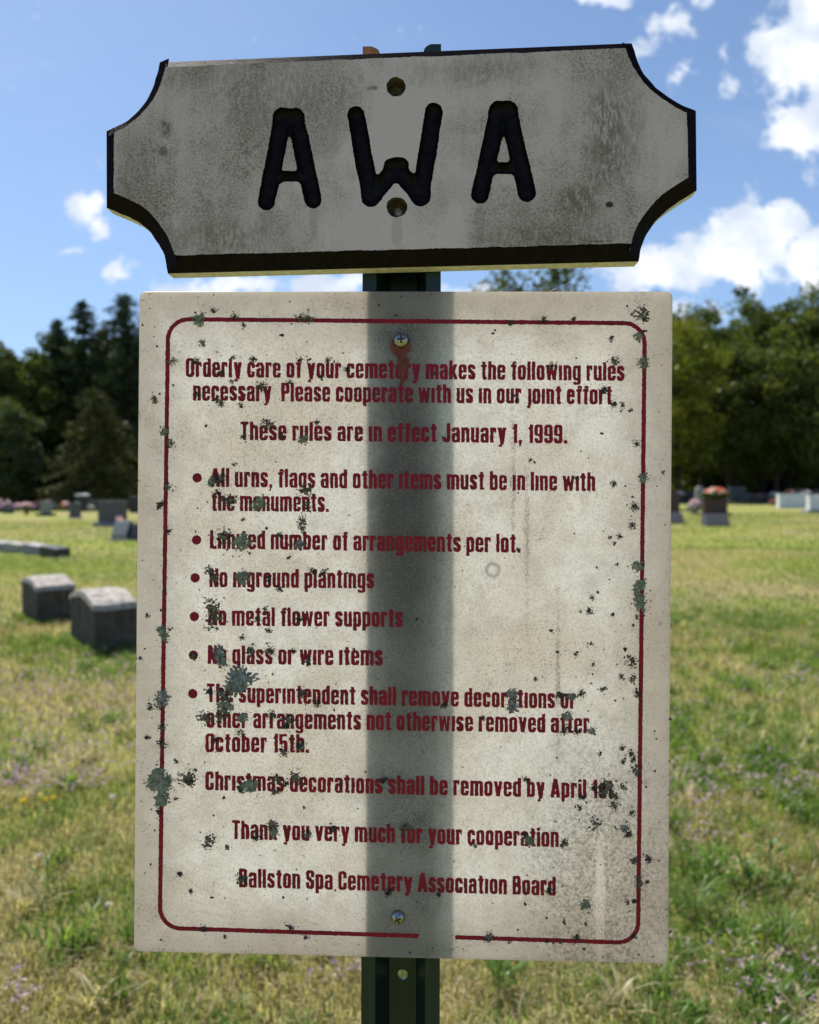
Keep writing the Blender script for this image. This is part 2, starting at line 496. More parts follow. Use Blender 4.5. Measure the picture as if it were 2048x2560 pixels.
def build_post():
    T = 0.0032
    prof = [(pw_l, 0), (pw_l + 0.0135, 0), (cx - 0.0135, 0.034), (cx + 0.0135, 0.034), (pw_r - 0.0140, 0), (pw_r, 0)]
    outer = [np.array(p) for p in prof]
    inner = []
    for i, p in enumerate(outer):
        ns = []
        for a_, b_ in ((i - 1, i), (i, i + 1)):
            if 0 <= a_ and b_ < len(outer):
                d = outer[b_] - outer[a_]; d = d / np.linalg.norm(d); ns.append(np.array([-d[1], d[0]]))
        n_ = sum(ns); n_ = n_ / np.linalg.norm(n_)
        inner.append(p + n_ * T / max(0.35, n_ @ ns[0]))
    hs = 0.0135
    cuts = sorted([V_BOT, hole_v - hs, hole_v + hs, V_TOP - 0.004])
    V, Fc, idx = [], [], []

    def P(q, v): V.append(post_plane.world([q[0], v], -q[1])); return len(V) - 1
    rings = []
    for v in cuts:
        rings.append(([P(q, v) for q in outer], [P(q, v) for q in inner]))
    for k in range(len(cuts) - 1):
        (o0, i0), (o1, i1) = rings[k], rings[k + 1]
        for s in range(5):
            if not (k == 1 and s == 2):
                Fc.append([o0[s], o0[s + 1], o1[s + 1], o1[s]]); Fc.append([i0[s + 1], i0[s], i1[s], i1[s + 1]])
        Fc.append([o0[0], o1[0], i1[0], i0[0]]); Fc.append([o0[5], i0[5], i1[5], o1[5]])
    for s in range(5):
        o0, i0 = rings[0]; o1, i1 = rings[-1]
        Fc.append([o1[s], o1[s + 1], i1[s + 1], i1[s]]); Fc.append([o0[s + 1], o0[s], i0[s], i0[s + 1]])
    # the punched hole in the web
    n = 24; rad = 0.0052
    wx0, wx1 = outer[2][0], outer[3][0]
    circ = {}
    for side, dep in ((0, 0.034), (1, 0.034 + T)):
        ring_c, ring_s = [], []
        for q in range(n):
            a = 2 * math.pi * q / n
            ca, sa = math.cos(a), math.sin(a)
            ring_c.append(P((cx + rad * ca, dep), hole_v + rad * sa))
            s_ = 1 / max(abs(ca), abs(sa))
            ring_s.append(P((cx + (wx1 - wx0) / 2 * ca * s_, dep), hole_v + hs * sa * s_))
        for q in range(n):
            q2 = (q + 1) % n
            f_ = [ring_c[q], ring_c[q2], ring_s[q2], ring_s[q]]
            Fc.append(f_ if side else f_[::-1])
        circ[side] = ring_c
    for q in range(n):
        q2 = (q + 1) % n
        Fc.append([circ[0][q], circ[0][q2], circ[1][q2], circ[1][q]])
    idx = [0] * len(Fc)
    # the two flange tips that stand above the letter board
    for (xa, xb, xr, ytop, ybase, mi) in ((907, 950, 930, 116, 139, 1), (1103, 1059, 1077, 110, 136, 0)):
        pts = [(xa, ybase), (xa, ytop), (xr, ytop)]
        for t in np.linspace(0.2, 1, 6):
            pts.append((xr + (xb - xr) * math.sin(t * math.pi / 2), ytop + 2 + (ybase - ytop - 6) * (1 - math.cos(t * math.pi / 2))))
        pts.append((xb, ybase))
        uvp = post_plane.hit(np.array([p[0] for p in pts]), np.array([p[1] for p in pts]))
        a = [P((u, 0), v) for u, v in uvp]; b_ = [P((u, T), v) for u, v in uvp]
        Fc.append(a); Fc.append(b_[::-1]); idx += [mi, mi]
        for q in range(len(a)):
            q2 = (q + 1) % len(a)
            Fc.append([a[q], b_[q], b_[q2], a[q2]]); idx.append(mi)
    return V, Fc, idx


pv, pf, pi = build_post()
mesh_obj('channel', pv, pf, [M['post'], M['rust']], post, pi)

# --- rules sign
foot = panel_front.world([0, -PH / 2])
rules = empty('rules_sign', foot, 'large cream rules sign with dark red printed text and lichen', 'sign')


def rounded_rect_pts(w_, h_, r, n=6):
    pts = []
    for (sx, sy, a0) in ((1, 1, 0), (-1, 1, 90), (-1, -1, 180), (1, -1, 270)):
        for k in range(n + 1):
            a = R(a0 + 90 * k / n)
            pts.append((sx * (w_ / 2 - r) + r * math.cos(a), sy * (h_ / 2 - r) + r * math.sin(a)))
    return pts


pp = np.array(rounded_rect_pts(PW, PH, 0.0055))
n = len(pp)
ch = 0.0004
pin = np.array(rounded_rect_pts(PW - 2 * ch, PH - 2 * ch, 0.0051))
V = np.concatenate([panel_front.world(pin, 0), panel_front.world(pp, -ch), panel_front.world(pp, -PT + ch), panel_front.world(pin, -PT)])
Fc = [list(range(n)), list(range(3 * n, 4 * n))[::-1]]
for k in range(3):
    Fc += [[k * n + q, (k + 1) * n + q, (k + 1) * n + (q + 1) % n, k * n + (q + 1) % n] for q in range(n)]
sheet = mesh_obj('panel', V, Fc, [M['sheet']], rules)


def sheet_local(px, py):
    p = panel_front.world(panel_front.hit(px, py)); return tuple(p - foot)


def finish_sheet():
    g, c = M_SHEET_G, M_SHEET_C
    oc = g.n('ShaderNodeTexCoord').outputs['Object']

    def dist(px, py, sx=1.0, sz=1.0):
        q = sheet_local(px, py)
        d = g.n('ShaderNodeVectorMath', {0: oc, 1: q}, operation='SUBTRACT')
        d = g.n('ShaderNodeVectorMath', {0: d.outputs[0], 1: (sx, 0, sz)}, operation='MULTIPLY')
        return g.n('ShaderNodeVectorMath', {0: d.outputs[0]}, operation='LENGTH').outputs['Value']
    nzz = g.noise(oc, 70, 4, 0.6)
    # grime thickest along the edges and corners of the sheet
    xyz = g.n('ShaderNodeSeparateXYZ', {0: oc})
    ex = g.math('ABSOLUTE', xyz.outputs[0])
    ez = g.math('ABSOLUTE', g.math('SUBTRACT', xyz.outputs[2], PH / 2))
    e = g.math('MAXIMUM', g.math('SUBTRACT', ex, PW / 2), g.math('SUBTRACT', ez, PH / 2))
    e = g.math('ADD', e, g.math('MULTIPLY', g.math('SUBTRACT', nzz, 0.5), 0.05))
    c = g.mix(g.rng(e, -0.07, 0.005, 0.0, 0.7), c, (0.56, 0.52, 0.47, 1))
    spk = g.noise(oc, 640.0, 2.0, 0.6)
    em = g.math('MULTIPLY', g.math('MULTIPLY', g.rng(e, -0.09, 0.0, 0.10, 1.0), g.rng(g.noise(oc, 32, 4, 0.7), 0.45, 0.68)), g.rng(g.noise(oc, 430.0, 5.0, 0.8), 0.53, 0.64, 0.0, 0.85))
    c = g.mix(em, c, (0.10, 0.09, 0.075, 1))
    # dusty area low on the right with a wiped streak
    lo = g.rng(dist(1500, 2240, 1.5, 0.7), 0.03, 0.16, 0.7, 0.0)
    lo = g.math('MULTIPLY', lo, g.rng(g.noise(oc, 300, 4, 0.75), 0.42, 0.66))
    streak = g.rng(dist(1500, 2265, 1.0, 0.08), 0.0035, 0.006, 1.0, 0.0)
    c = g.mix(g.math('MULTIPLY', lo, g.math('SUBTRACT', 1.0, streak)), c, (0.17, 0.14, 0.11, 1))
    # ring stain
    dd = dist(1232, 1425)
    ring_ = g.math('MULTIPLY', g.rng(dd, 0.0035, 0.0055), g.rng(dd, 0.0085, 0.0062))
    c = g.mix(g.math('MULTIPLY', ring_, 0.6), c, (0.40, 0.37, 0.33, 1))
    # mould round the screws and down the middle
    for (px, py, r0, k) in ((1003, 850, 0.035, 0.6), (1005, 1250, 0.05, 0.25), (995, 1990, 0.05, 0.35), (1020, 1790, 0.04, 0.4), (1040, 2080, 0.03, 0.45), (1070, 2240, 0.03, 0.3)):
        d_ = g.math('ADD', dist(px, py), g.math('MULTIPLY', g.math('SUBTRACT', nzz, 0.5), 0.03))
        c = g.mix(g.math('MULTIPLY', g.rng(d_, 0.006, r0, k, 0.0), g.rng(spk, 0.42, 0.62)), c, (0.10, 0.085, 0.07, 1))
    # speckled dark band painted into the sheet colour, deepening the post's shadow mid-height
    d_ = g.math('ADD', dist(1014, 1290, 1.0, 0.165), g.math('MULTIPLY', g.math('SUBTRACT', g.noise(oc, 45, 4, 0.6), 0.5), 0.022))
    post_shade = g.math('MULTIPLY', g.rng(d_, 0.010, 0.040, 0.62, 0.0), g.rng(g.noise(oc, 480.0, 4.0, 0.7), 0.32, 0.56, 0.35, 1.0))
    c = g.mix(post_shade, c, (0.16, 0.14, 0.125, 1))
    # run marks
    for (px, py) in ((1318, 1330), (1283, 1200), (1395, 1650)):
        d_ = g.math('ADD', dist(px, py, 1.0, 0.03), g.math('MULTIPLY', g.math('SUBTRACT', g.noise(oc, 130, 4, 0.7), 0.5), 0.01))
        c = g.mix(g.math('MULTIPLY', g.rng(d_, 0.0008, 0.003, 0.55, 0.0), g.rng(spk, 0.45, 0.6)), c, (0.15, 0.12, 0.09, 1))
    nrm = bump(g, g.noise(oc, 500, 4, 0.65), 0.25, 0.0006)
    dif = g.n('ShaderNodeBsdfDiffuse', {'Color': g.mix(1.0, c, (1.0, 0.93, 0.95, 1), 'MULTIPLY'), 'Normal': nrm})
    tr = g.n('ShaderNodeBsdfTranslucent', {'Color': g.mix(1.0, c, (1.15, 1.135, 1.12, 1), 'MULTIPLY')})
    mx = g.n('ShaderNodeMixShader', {0: 0.76, 1: dif.outputs[0], 2: tr.outputs[0]})
    gl = g.n('ShaderNodeBsdfGlossy', {'Roughness': 0.35, 'Color': (1, 1, 1, 1)})
    fr = g.n('ShaderNodeFresnel', {'IOR': 1.3})
    mx2 = g.n('ShaderNodeMixShader', {0: g.math('MULTIPLY', fr.outputs[0], 0.6), 1: mx.outputs[0], 2: gl.outputs[0]})
    finish(g, mx2.outputs[0])


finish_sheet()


# --- lettering: heavy condensed grotesque drawn as signed distances (cap height 47, x-height 38)
def rb(X, Y, x0, y0, x1, y1, r=0.0):
    cx_, cy_ = (x0 + x1) / 2, (y0 + y1) / 2
    qx = np.abs(X - cx_) - (x1 - x0) / 2 + r; qy = np.abs(Y - cy_) - (y1 - y0) / 2 + r
    return np.hypot(np.maximum(qx, 0), np.maximum(qy, 0)) + np.minimum(np.maximum(qx, qy), 0) - r


def poly(X, Y, pts):                          # convex polygon, counter-clockwise
    d = None
    for (ax, ay), (bx, by) in zip(pts, pts[1:] + pts[:1]):
        ex, ey = bx - ax, by - ay; l = math.hypot(ex, ey)
        h_ = ((X - ax) * ey - (Y - ay) * ex) / l
        d = h_ if d is None else np.maximum(d, h_)
    return d


S_, T_ = 9.3, 7.2
U_ = np.minimum
D_ = lambda a, b: np.maximum(a, -b)
I_ = np.maximum


def ringd(X, Y, x0, y0, x1, y1, r=8.0, s=S_, t=T_):
    return D_(rb(X, Y, x0, y0, x1, y1, r), rb(X, Y, x0 + s, y0 + t, x1 - s, y1 - t, 2.2))


def diag(X, Y, xb, yb, xt, yt, w_):           # slanted stem from bottom-left xb to top-left xt, horizontal width w_
    return poly(X, Y, [(xb, yb), (xb + w_, yb), (xt + w_, yt), (xt, yt)])


def glyph(ch, X, Y):
    W = 22.0; h = 38.0; H = 47.0
    box = lambda x0, y0, x1, y1, r=0.0: rb(X, Y, x0, y0, x1, y1, r)
    if ch == 'o': return ringd(X, Y, 0, 0, W, h), W
    if ch == 'e':
        d = D_(ringd(X, Y, 0, 0, W, h), box(11, 12.5, 30, 17.5)); return U_(d, box(4, 17.5, W - 0.3, 22.5)), W
    if ch == 'c': return D_(ringd(X, Y, 0, 0, 21, h), box(11, 15, 30, 24)), 21
    if ch in 'nhrm':
        d = U_(box(0, 0, S_, H if ch == 'h' else h), I_(ringd(X, Y, 0, -30, W, h), -Y))
        if ch == 'r':
            d = U_(box(0, 0, S_, h), I_(I_(ringd(X, Y, 0, -30, 21, h), 26 - Y), X - 16.5)); return d, 16.5
        if ch == 'm':
            d = U_(d, I_(ringd(X, Y, 13.0, -30, 35, h), -Y)); return d, 35
        return d, W
    if ch == 'u': return U_(box(W - S_, 0, W, h), I_(ringd(X, Y, 0, 0, W, 70), Y - h)), W
    if ch == 'a':
        d = D_(I_(ringd(X, Y, 0, 6, W, h), 24 - Y), box(-2, 10, S_ + 1, 26))
        d = U_(U_(d, box(W - S_, 0, W, 31)), ringd(X, Y, 0, 0, W, 23.5, 7, S_, 5.6)); return d, W
    if ch == 's' or ch == 'S':
        h_ = h if ch == 's' else H; w_ = 20.5 if ch == 's' else 23
        m_ = h_ / 2
        d = ringd(X, Y, 0, 0, w_, h_)
        d = D_(d, box(w_ - S_ - 1, m_ - 2, 40, m_ + 7)); d = D_(d, box(-9, m_ - 7, S_ + 1, m_ + 2))
        d = U_(d, poly(X, Y, [(0.6, m_ + 2), (w_ - S_, m_ - 7.5), (w_ - 0.6, m_ - 2), (S_, m_ + 7.5)])); return d, w_
    if ch in 'dbpgq':
        d = ringd(X, Y, 0, 0, W, h)
        if ch == 'd': return U_(d, box(W - S_, 0, W, H)), W
        if ch == 'b': return U_(d, box(0, 0, S_, H)), W
        if ch == 'p': return U_(d, box(0, -10, S_, h)), W
        d = U_(d, box(W - S_, -3, W, h))
        t = D_(rb(X, Y, 0, -11, W, 12, 7), rb(X, Y, S_, -5.5, W - S_, 30, 2)); t = I_(t, Y - 2); t = D_(t, box(-3, -3.5, S_, 9))
        return U_(d, t), W
    if ch in 'il1j':
        if ch == 'l': return box(0, 0, S_, H), S_
        if ch == 'i': return box(0, 0, S_, h), S_
        if ch == '1': return U_(box(5, 0, 14, H), poly(X, Y, [(0, 34), (5.5, 34), (14, 47), (7, 47)])), 14
        return U_(box(3.5, -4, 3.5 + S_, h), box(0, -10.5, 10.5, -4.5, 2.5)), 12.1
    if ch == 'I': return U_(box(0, 0, S_, 37.0), box(0, 40, S_, H)), S_          # i that kept its dot
    if ch == 't':
        return U_(U_(box(3.6, 4, 3.6 + S_, 45), box(0, 31.5, 16, 38)), I_(rb(X, Y, 3.6, 0, 16.4, 16, 4), Y - 6)), 16
    if ch == 'f':
        return U_(U_(box(3.6, 0, 3.6 + S_, 40), box(0, 31.5, 15.5, 38)), I_(rb(X, Y, 3.6, 28, 17, H, 6), 40.5 - Y)), 15.5
    if ch == 'y':
        d = U_(diag(X, Y, 7.2, -1, 0, h, S_ + 0.6), diag(X, Y, 6.6, -4, 13.6, h, S_ + 0.4)); return U_(d, box(2.2, -10.5, 12.5, -4.5, 2.5)), 22.6
    if ch == 'v': return U_(diag(X, Y, 6.8, 0, 0, h, S_), diag(X, Y, 7.4, 0, 14.2, h, S_)), 22.8
    if ch == 'w':
        d = U_(diag(X, Y, 4.4, 0, 0, h, S_ - .8), diag(X, Y, 7.0, 0, 12.2, h, S_ - 3.2))
        d = U_(d, diag(X, Y, 18.4, 0, 12.6, h, S_ - 3.2)); return U_(d, diag(X, Y, 18.6, 0, 23.8, h, S_ - .8)), 32.2
    if ch == 'k': return U_(U_(box(0, 0, S_, H), diag(X, Y, 4.5, 14, 13.0, h, S_ + 0.4)), diag(X, Y, 14.0, 0, 6.2, 23, S_ + 0.6)), 22.6
    if ch == 'O': return ringd(X, Y, 0, 0, 23.5, H, 8.5), 23.5
    if ch == 'C': return D_(ringd(X, Y, 0, 0, 23, H, 8.5), box(12, 18.5, 40, 29)), 23
    if ch == 'P': return U_(box(0, 0, S_ + .4, H), ringd(X, Y, 0, 19, 22.5, H, 7.5)), 22.5
    if ch == 'B':
        d = U_(ringd(X, Y, 0, 22, 22.6, H, 7), ringd(X, Y, 0, 0, 23.5, 27, 7)); return U_(d, box(0, 0, S_ + .4, H)), 23.5
    if ch == 'T': return U_(box(0, 39.5, 21.5, H), box(6.2, 0, 15.2, H)), 21.5
    if ch == 'J': return D_(U_(I_(ringd(X, Y, 0, 0, 21, 80, 8), Y - 16), box(21 - S_, 0 + 8, 21, H)), box(-2, 13, S_ + 1, 30)), 21
    if ch == 'L': return U_(box(0, 0, S_ + .3, H), box(0, 0, 18.5, 7.4)), 18.5
    if ch == 'N': return U_(U_(box(0, 0, S_, H), box(16, 0, 16 + S_, H)), diag(X, Y, 14.6, 0, 1.2, H, S_ + .2)), 24.6
    if ch == 'A':
        d = U_(diag(X, Y, 0, 0, 7.8, H, S_ + .6), diag(X, Y, 17.0, 0, 9.2, H, S_ + .6)); return U_(d, box(5, 8.5, 21.5, 15)), 26.2
    if ch == '5':
        d = D_(I_(ringd(X, Y, 0, 0, 22, 31, 8), Y - 31), box(-2, 11.5, S_ + 1, 20)); d = U_(d, box(0, 24, S_ - .6, H)); return U_(d, box(0, 40, 20.5, H)), 22
    if ch == '9':
        d = D_(ringd(X, Y, 0, 0, 22.5, H, 8), box(-2, 13, S_ + 1, 19.5)); return U_(d, D_(box(3, 18.5, 15, 24.5), box(30, 0, 31, 1))), 22.5
    if ch == '.': return box(0, 0, S_ - .4, 8.2), S_ - .4
    if ch == ',': return U_(box(0, 0, S_ - .4, 8.2), poly(X, Y, [(0.8, -9), (4.6, -9), (8.2, 1), (2.5, 1)])), S_ - .4
    raise KeyError(ch)


LINES = [('Orderly care of your cemetery makes the following rules', 465, 942.4, 1561, 952.6),
         ('necessary  Please cooperate with us in our joint effort.', 483, 1001.6, 1541, 1011.8),
         ('These rules are in effect January 1, 1999.', 601.6, 1100.4, 1418, 1109),
         ('All urns, flags and other items must be in line with', 527, 1217, 1488, 1228),
         ('the monuments.', 529, 1277, 823, 1280),
         ('Limited number of arrangements per lot.', 525.3, 1371.8, 1301, 1382),
         ('No inground plantings', 524, 1467.8, 935.5, 1471),
         ('No metal flower supports', 521, 1563.7, 1007, 1567.8),
         ('No glass or wire items', 520, 1659.6, 956.7, 1663.7),
         ('The superintendent shall remove decorations or', 518, 1755.5, 1439.6, 1771.8),
         ('other arrangements not otherwise removed after', 517, 1818.8, 1473.5, 1833),
         ('October 15th.', 514, 1880, 773, 1881.6),
         ('Christmas decorations shall be removed by AprIl 1st.', 514, 1974.7, 1545, 1997),
         ('Thank you very much for your cooperatIon.', 581, 2097, 1408, 2117.6),
         ('Ballston Spa Cemetery Association Board', 598, 2217.6, 1389.8, 2238.8)]
HS = 1.5


def text_line(txt, x0, y0, x1, y1, seed):
    """returns panel-plane verts and faces of one printed line"""
    GAP, SPC = 3.5, 12.0
    adv, pen = [], 0.0
    dummy = np.zeros((1, 1))
    for ch in txt:
        if ch == ' ':
            pen += SPC; continue
        w_ = glyph(ch, dummy, dummy)[1]
        adv.append((ch, pen)); pen += w_ + GAP
        last = pen - GAP
    sc = (x1 - x0) / last
    x = np.arange(-4, last + 5, HS); y = np.arange(-14, 51, HS)
    X, Y = np.meshgrid(x, y)
    f = np.full(X.shape, 9.0)
    for ch, p in adv:
        i0 = max(0, int((p - 3 + 4) / HS)); i1 = min(len(x), int((p + 40 + 4) / HS))
        d, w_ = glyph(ch, X[:, i0:i1] - p, Y[:, i0:i1])
        d = np.where(X[:, i0:i1] - p > w_ + 2, 9.0, d)
        f[:, i0:i1] = np.minimum(f[:, i0:i1], d)
    f = f + (vnoise(X * 0.8, Y * 0.30, seed) - 0.5) * 2.0 + (vnoise(X * 0.13, Y * 0.13, seed + 5) - 0.5) * 0.9 - 0.05
    v, fc, _ = march(f, x[0], y[0], HS)
    px = x0 + v[:, 0] * sc
    base = y0 + (y1 - y0) * (v[:, 0] / last)
    py = base - v[:, 1] * 1.0 
    return panel_front.hit(px, py), fc


def join(parts):
    V, Fc = [], []
    o_ = 0
    for v, fc in parts:
        V.append(v); Fc += [[i + o_ for i in f_] for f_ in fc]; o_ += len(v)
    return np.concatenate(V), Fc


for k, l in enumerate(LINES):
    uvs, fcs = text_line(*l, seed=31 * k)
    mesh_obj('text_line', panel_front.world(uvs, 0.0004), fcs, M['red'], rules)
# bullets
bl = []
for k, (bx, by) in enumerate(((493.5, 1194.5), (492, 1350), (488.6, 1444.5), (486.5, 1541), (484, 1637.6), (482.5, 1734), (472, 1950))):
    g_ = np.arange(-16, 17, 1.5); X, Y = np.meshgrid(g_, g_)
    f = np.hypot(X, Y) - 11.8 + (vnoise(X * .4, Y * .4, k) - .5) * 1.6
    v, fc, _ = march(f, -16, -16, 1.5)
    uv_b = panel_front.hit(bx + v[:, 0], by - v[:, 1])
    mesh_obj('bullet', panel_front.world(uv_b, 0.0004), fc, M['red'], rules)


# border line: rounded frame drawn in pixels of the sheet, with its worn gap
def border():
    tl, tr_, br, bl_ = (421, 798), (1612, 808.5), (1595, 2357), (400, 2319)
    h_ = 2.0
    xs_ = np.arange(385, 1630, h_); ys_ = np.arange(780, 2375, h_)
    X, Y = np.meshgrid(xs_, ys_)

    def inset(d):
        f = None
        for (ax, ay), (bx, by) in ((tl, tr_), (tr_, br), (br, bl_), (bl_, tl)):
            ex, ey = bx - ax, by - ay; l = math.hypot(ex, ey)
            q = ((X - ax) * ey - (Y - ay) * ex) / l + d        # positive outside
            f = [q] if f is None else f + [q]
        return f
    rad = 52
    q = [a + rad for a in inset(0)]
    pos = [np.maximum(a, 0) for a in q]
    outd = np.sqrt(sum(a * a for a in pos)) + np.minimum(np.maximum.reduce(q), 0) - rad
    f = np.abs(outd) - 5.4 + (vnoise(X * .35, Y * .35, 3) - .5) * 2.0
    gapd = rb(X, Y, 1047, 2300, 1137, 2390, 0) + (vnoise(X * .3, Y * .3, 9) - .5) * 8
    f = np.maximum(f, -gapd)
    v, fc, _ = march(f, xs_[0], ys_[0], h_)
    return panel_front.hit(v[:, 0], v[:, 1]), [f_[::-1] for f_ in fc]


bv, bf = border()
mesh_obj('border_line', panel_front.world(bv, 0.0004), bf, M['red'], rules)

# rust drip below the upper screw
xs_ = np.arange(965, 1045, 1.5); ys_ = np.arange(835, 985, 1.5)
X, Y = np.meshgrid(xs_, ys_)
f = np.minimum(np.hypot(X - 1003, Y - 864) - 27, rb(X, Y, 992, 862, 1021, 930, 8) + (X - 1006) * 0.0)
f = np.minimum(f, rb(X, Y, 1001, 900, 1012, 965, 5))
f = f + (vnoise(X * .12, Y * .10, 4) - .5) * 9
v, fc, _ = march(f, xs_[0], ys_[0], 1.5)
mesh_obj('rust_stain', panel_front.world(panel_front.hit(v[:, 0], v[:, 1]), 0.00065), [q[::-1] for q in fc], M['rust_drip'], rules)


# screws
def lathe(plane, uv, prof, n=28):
    V, Fc = [], []
    for (r, lift) in prof:
        for k in range(n):
            a = 2 * math.pi * k / n
            V.append(plane.world([uv[0] + r * math.cos(a), uv[1] + r * math.sin(a)], lift))
    for i in range(len(prof) - 1):
        for k in range(n):
            Fc.append([i * n + k, i * n + (k + 1) % n, (i + 1) * n + (k + 1) % n, (i + 1) * n + k])
    Fc.append([(len(prof) - 1) * n + k for k in range(n)])
    return V, Fc


for (sx, sy, sr, ang) in ((1003, 851, 20, 0.1), (995, 2292, 17.5, 0.5)):
    uv_ = panel_front.hit(sx, sy); r = sr / F * 0.72
    v, fc = lathe(panel_front, uv_, [(r, -0.001), (r, 0.0012), (r * .94, 0.0026), (r * .78, 0.0042), (r * .5, 0.0056), (r * .2, 0.0061)])
    s = mesh_obj('screw', v, fc, M['steel'], rules, smooth=True)
    # cross recess, dark
    V, Fc = [], []
    for q in range(2):
        a = ang + q * math.pi / 2
        ca, sa = math.cos(a), math.sin(a)
        b0 = len(V)
        for (lx, ly) in ((-r * .5, -r * .11), (r * .5, -r * .11), (r * .5, r * .11), (-r * .5, r * .11)):
            V.append(panel_front.world([uv_[0] + lx * ca - ly * sa, uv_[1] + lx * sa + ly * ca], 0.0064 + 0.00005 * q))
            V.append(panel_front.world([uv_[0] + lx * ca - ly * sa, uv_[1] + lx * sa + ly * ca], 0.0052))
        Fc.append([b0, b0 + 2, b0 + 4, b0 + 6])
        for k in range(4):
            Fc.append([b0 + 2 * k, b0 + 2 * k + 1, b0 + (2 * k + 3) % 8, b0 + (2 * k + 2) % 8])
    mesh_obj('cross_recess', V, Fc, M['slot'], s)

# --- lichen, read off the photograph crop by crop: crop id -> (x, y, radius, kind) in crop pixels (2.45 per photo pixel)
CROPS = {3: (320, 720), 4: (1000, 720), 5: (320, 1280), 6: (1000, 1280), 7: (320, 1840), 8: (1000, 1840)}
LICHEN = {
 3: '415 450 25D 648 425 15D 768 438 22W 1055 438 12D 1225 445 22W 1340 500 18D 570 520 18D 1185 550 14D 565 700 30W 695 718 18D 990 580 16D 820 605 32W 430 655 16D 855 835 35D 1160 822 20D 710 910 20D 1075 925 28F 940 905 18D 225 880 28F 262 950 28W 245 1215 25D 200 1328 22F 512 1180 28B 570 1170 30D 550 1255 20D 620 1300 45D 800 1322 45F 1090 1240 40W 1100 1330 25D 435 195 42F 655 175 20D 710 230 18D 1052 185 30D 1105 187 30D 460 335 25W 275 450 26W 165 685 24W 650 1085 10D 1110 440 10D 640 575 12D 525 140 18W 945 292 9D',
 4: '930 475 22D 1315 450 30D 1478 165 52D 1460 297 28F 1490 460 38F 1250 630 22F 1305 715 20D 1360 715 18D 1415 750 12D 1450 955 22D 1490 1165 30F 1435 1340 32D 800 1055 12D 1310 1200 22W 880 195 20D 1065 190 15F 680 215 16F 1500 265 8D 720 690 12D 1295 310 16W 1080 1165 12F 570 280 6D 1610 1135 10W',
 5: '590 150 50D 700 192 55F 1050 200 32B 930 140 20D 500 360 30D 530 400 30D 705 395 45F 860 410 20D 930 470 20D 1130 365 20W 1200 370 20D 515 580 60W 530 660 52D 840 590 14W 795 655 18F 1050 655 20D 860 725 16D 700 770 14D 215 745 42F 560 860 42B 575 920 34B 755 850 35D 870 850 35W 1020 850 15D 1105 910 28D 695 1050 88R 590 1120 50D 600 1190 45F 500 1100 20D 470 1255 45W 580 1240 45D 705 1260 34F 880 1240 30W 980 1270 38D 970 1310 20D 685 1350 25W 212 1145 50B 210 1320 25D 250 120 18W 400 885 24D 1160 1170 22D 1070 1110 30D 118 633 14W 78 895 12W 140 1195 18W 118 1378 15W 1070 60 35W 710 45 12D 985 280 12D 1065 100 20W 230 485 10D 205 600 10D',
 6: '1420 85 22D 1345 150 18D 1315 190 10D 1285 158 10D 1455 335 38F 1465 450 42F 1458 520 45F 1470 572 40F 1160 607 22D 1105 610 9D 1075 872 16D 1418 912 38D 1355 1005 18D 1425 1020 25D 1240 1083 18D 1450 1110 22W 830 1022 14W 960 853 8D 690 1115 35B 690 1190 40B 1050 1130 28F 980 1120 22B 1020 1250 32F 1015 1330 28D 1080 1345 20D 1170 1340 24F 510 1260 14D 270 1180 20W 1450 640 12D 723 228 12D 1330 322 10W 1175 525 16W 1170 805 10D 1180 940 8D 1110 1110 24W 1380 840 10W 1300 630 12W',
 7: '190 240 52G 200 300 62G 205 390 46G 240 280 40F 150 290 40F 190 270 40W 372 260 52D 210 50 30D 300 155 12D 955 100 25D 1055 60 30D 540 20 20D 740 312 50F 690 320 22F 915 265 30D 905 340 25D 1030 255 45D 970 290 22D 890 540 35W 890 590 30F 790 620 22D 1100 605 28D 1260 565 22D 495 640 40D 610 678 15W 700 875 30D 1595 955 20D 1000 1170 18D 465 1180 20D 595 1228 12W 1090 1232 16W 190 465 14F 320 845 18W 385 945 14W 1080 435 9W 300 382 11D 1565 270 22W 415 205 12D 515 985 8D',
 8: '1275 305 50D 1240 345 35D 1310 365 34D 1315 430 28D 1185 320 22D 1115 375 22D 1195 540 40D 1375 565 26B 1400 600 20B 1445 215 32D 1365 310 25W 1360 70 16D 1415 105 20D 1430 140 18D 1365 155 16D 1225 112 12D 1435 760 25W 1520 750 24D 1470 890 32W 1135 1030 32F 1435 1010 15F 1005 1137 12D 1140 1150 8D 545 1230 28W 1080 1230 20W 790 640 32F 1005 655 28D 765 605 14D 460 670 14D 35 560 32W 235 970 14W 915 945 22D 770 265 18D 1420 470 18W 1100 440 16W 1515 890 14W 1395 1018 12W 1430 1225 16W 765 1025 9W 670 1260 9D 900 1255 10D'}
KM = {'D': 'lichen_dark', 'W': 'lichen_brown', 'F': 'lichen_green', 'G': 'lichen_green', 'B': 'lichen_blue', 'R': 'lichen_blue'}


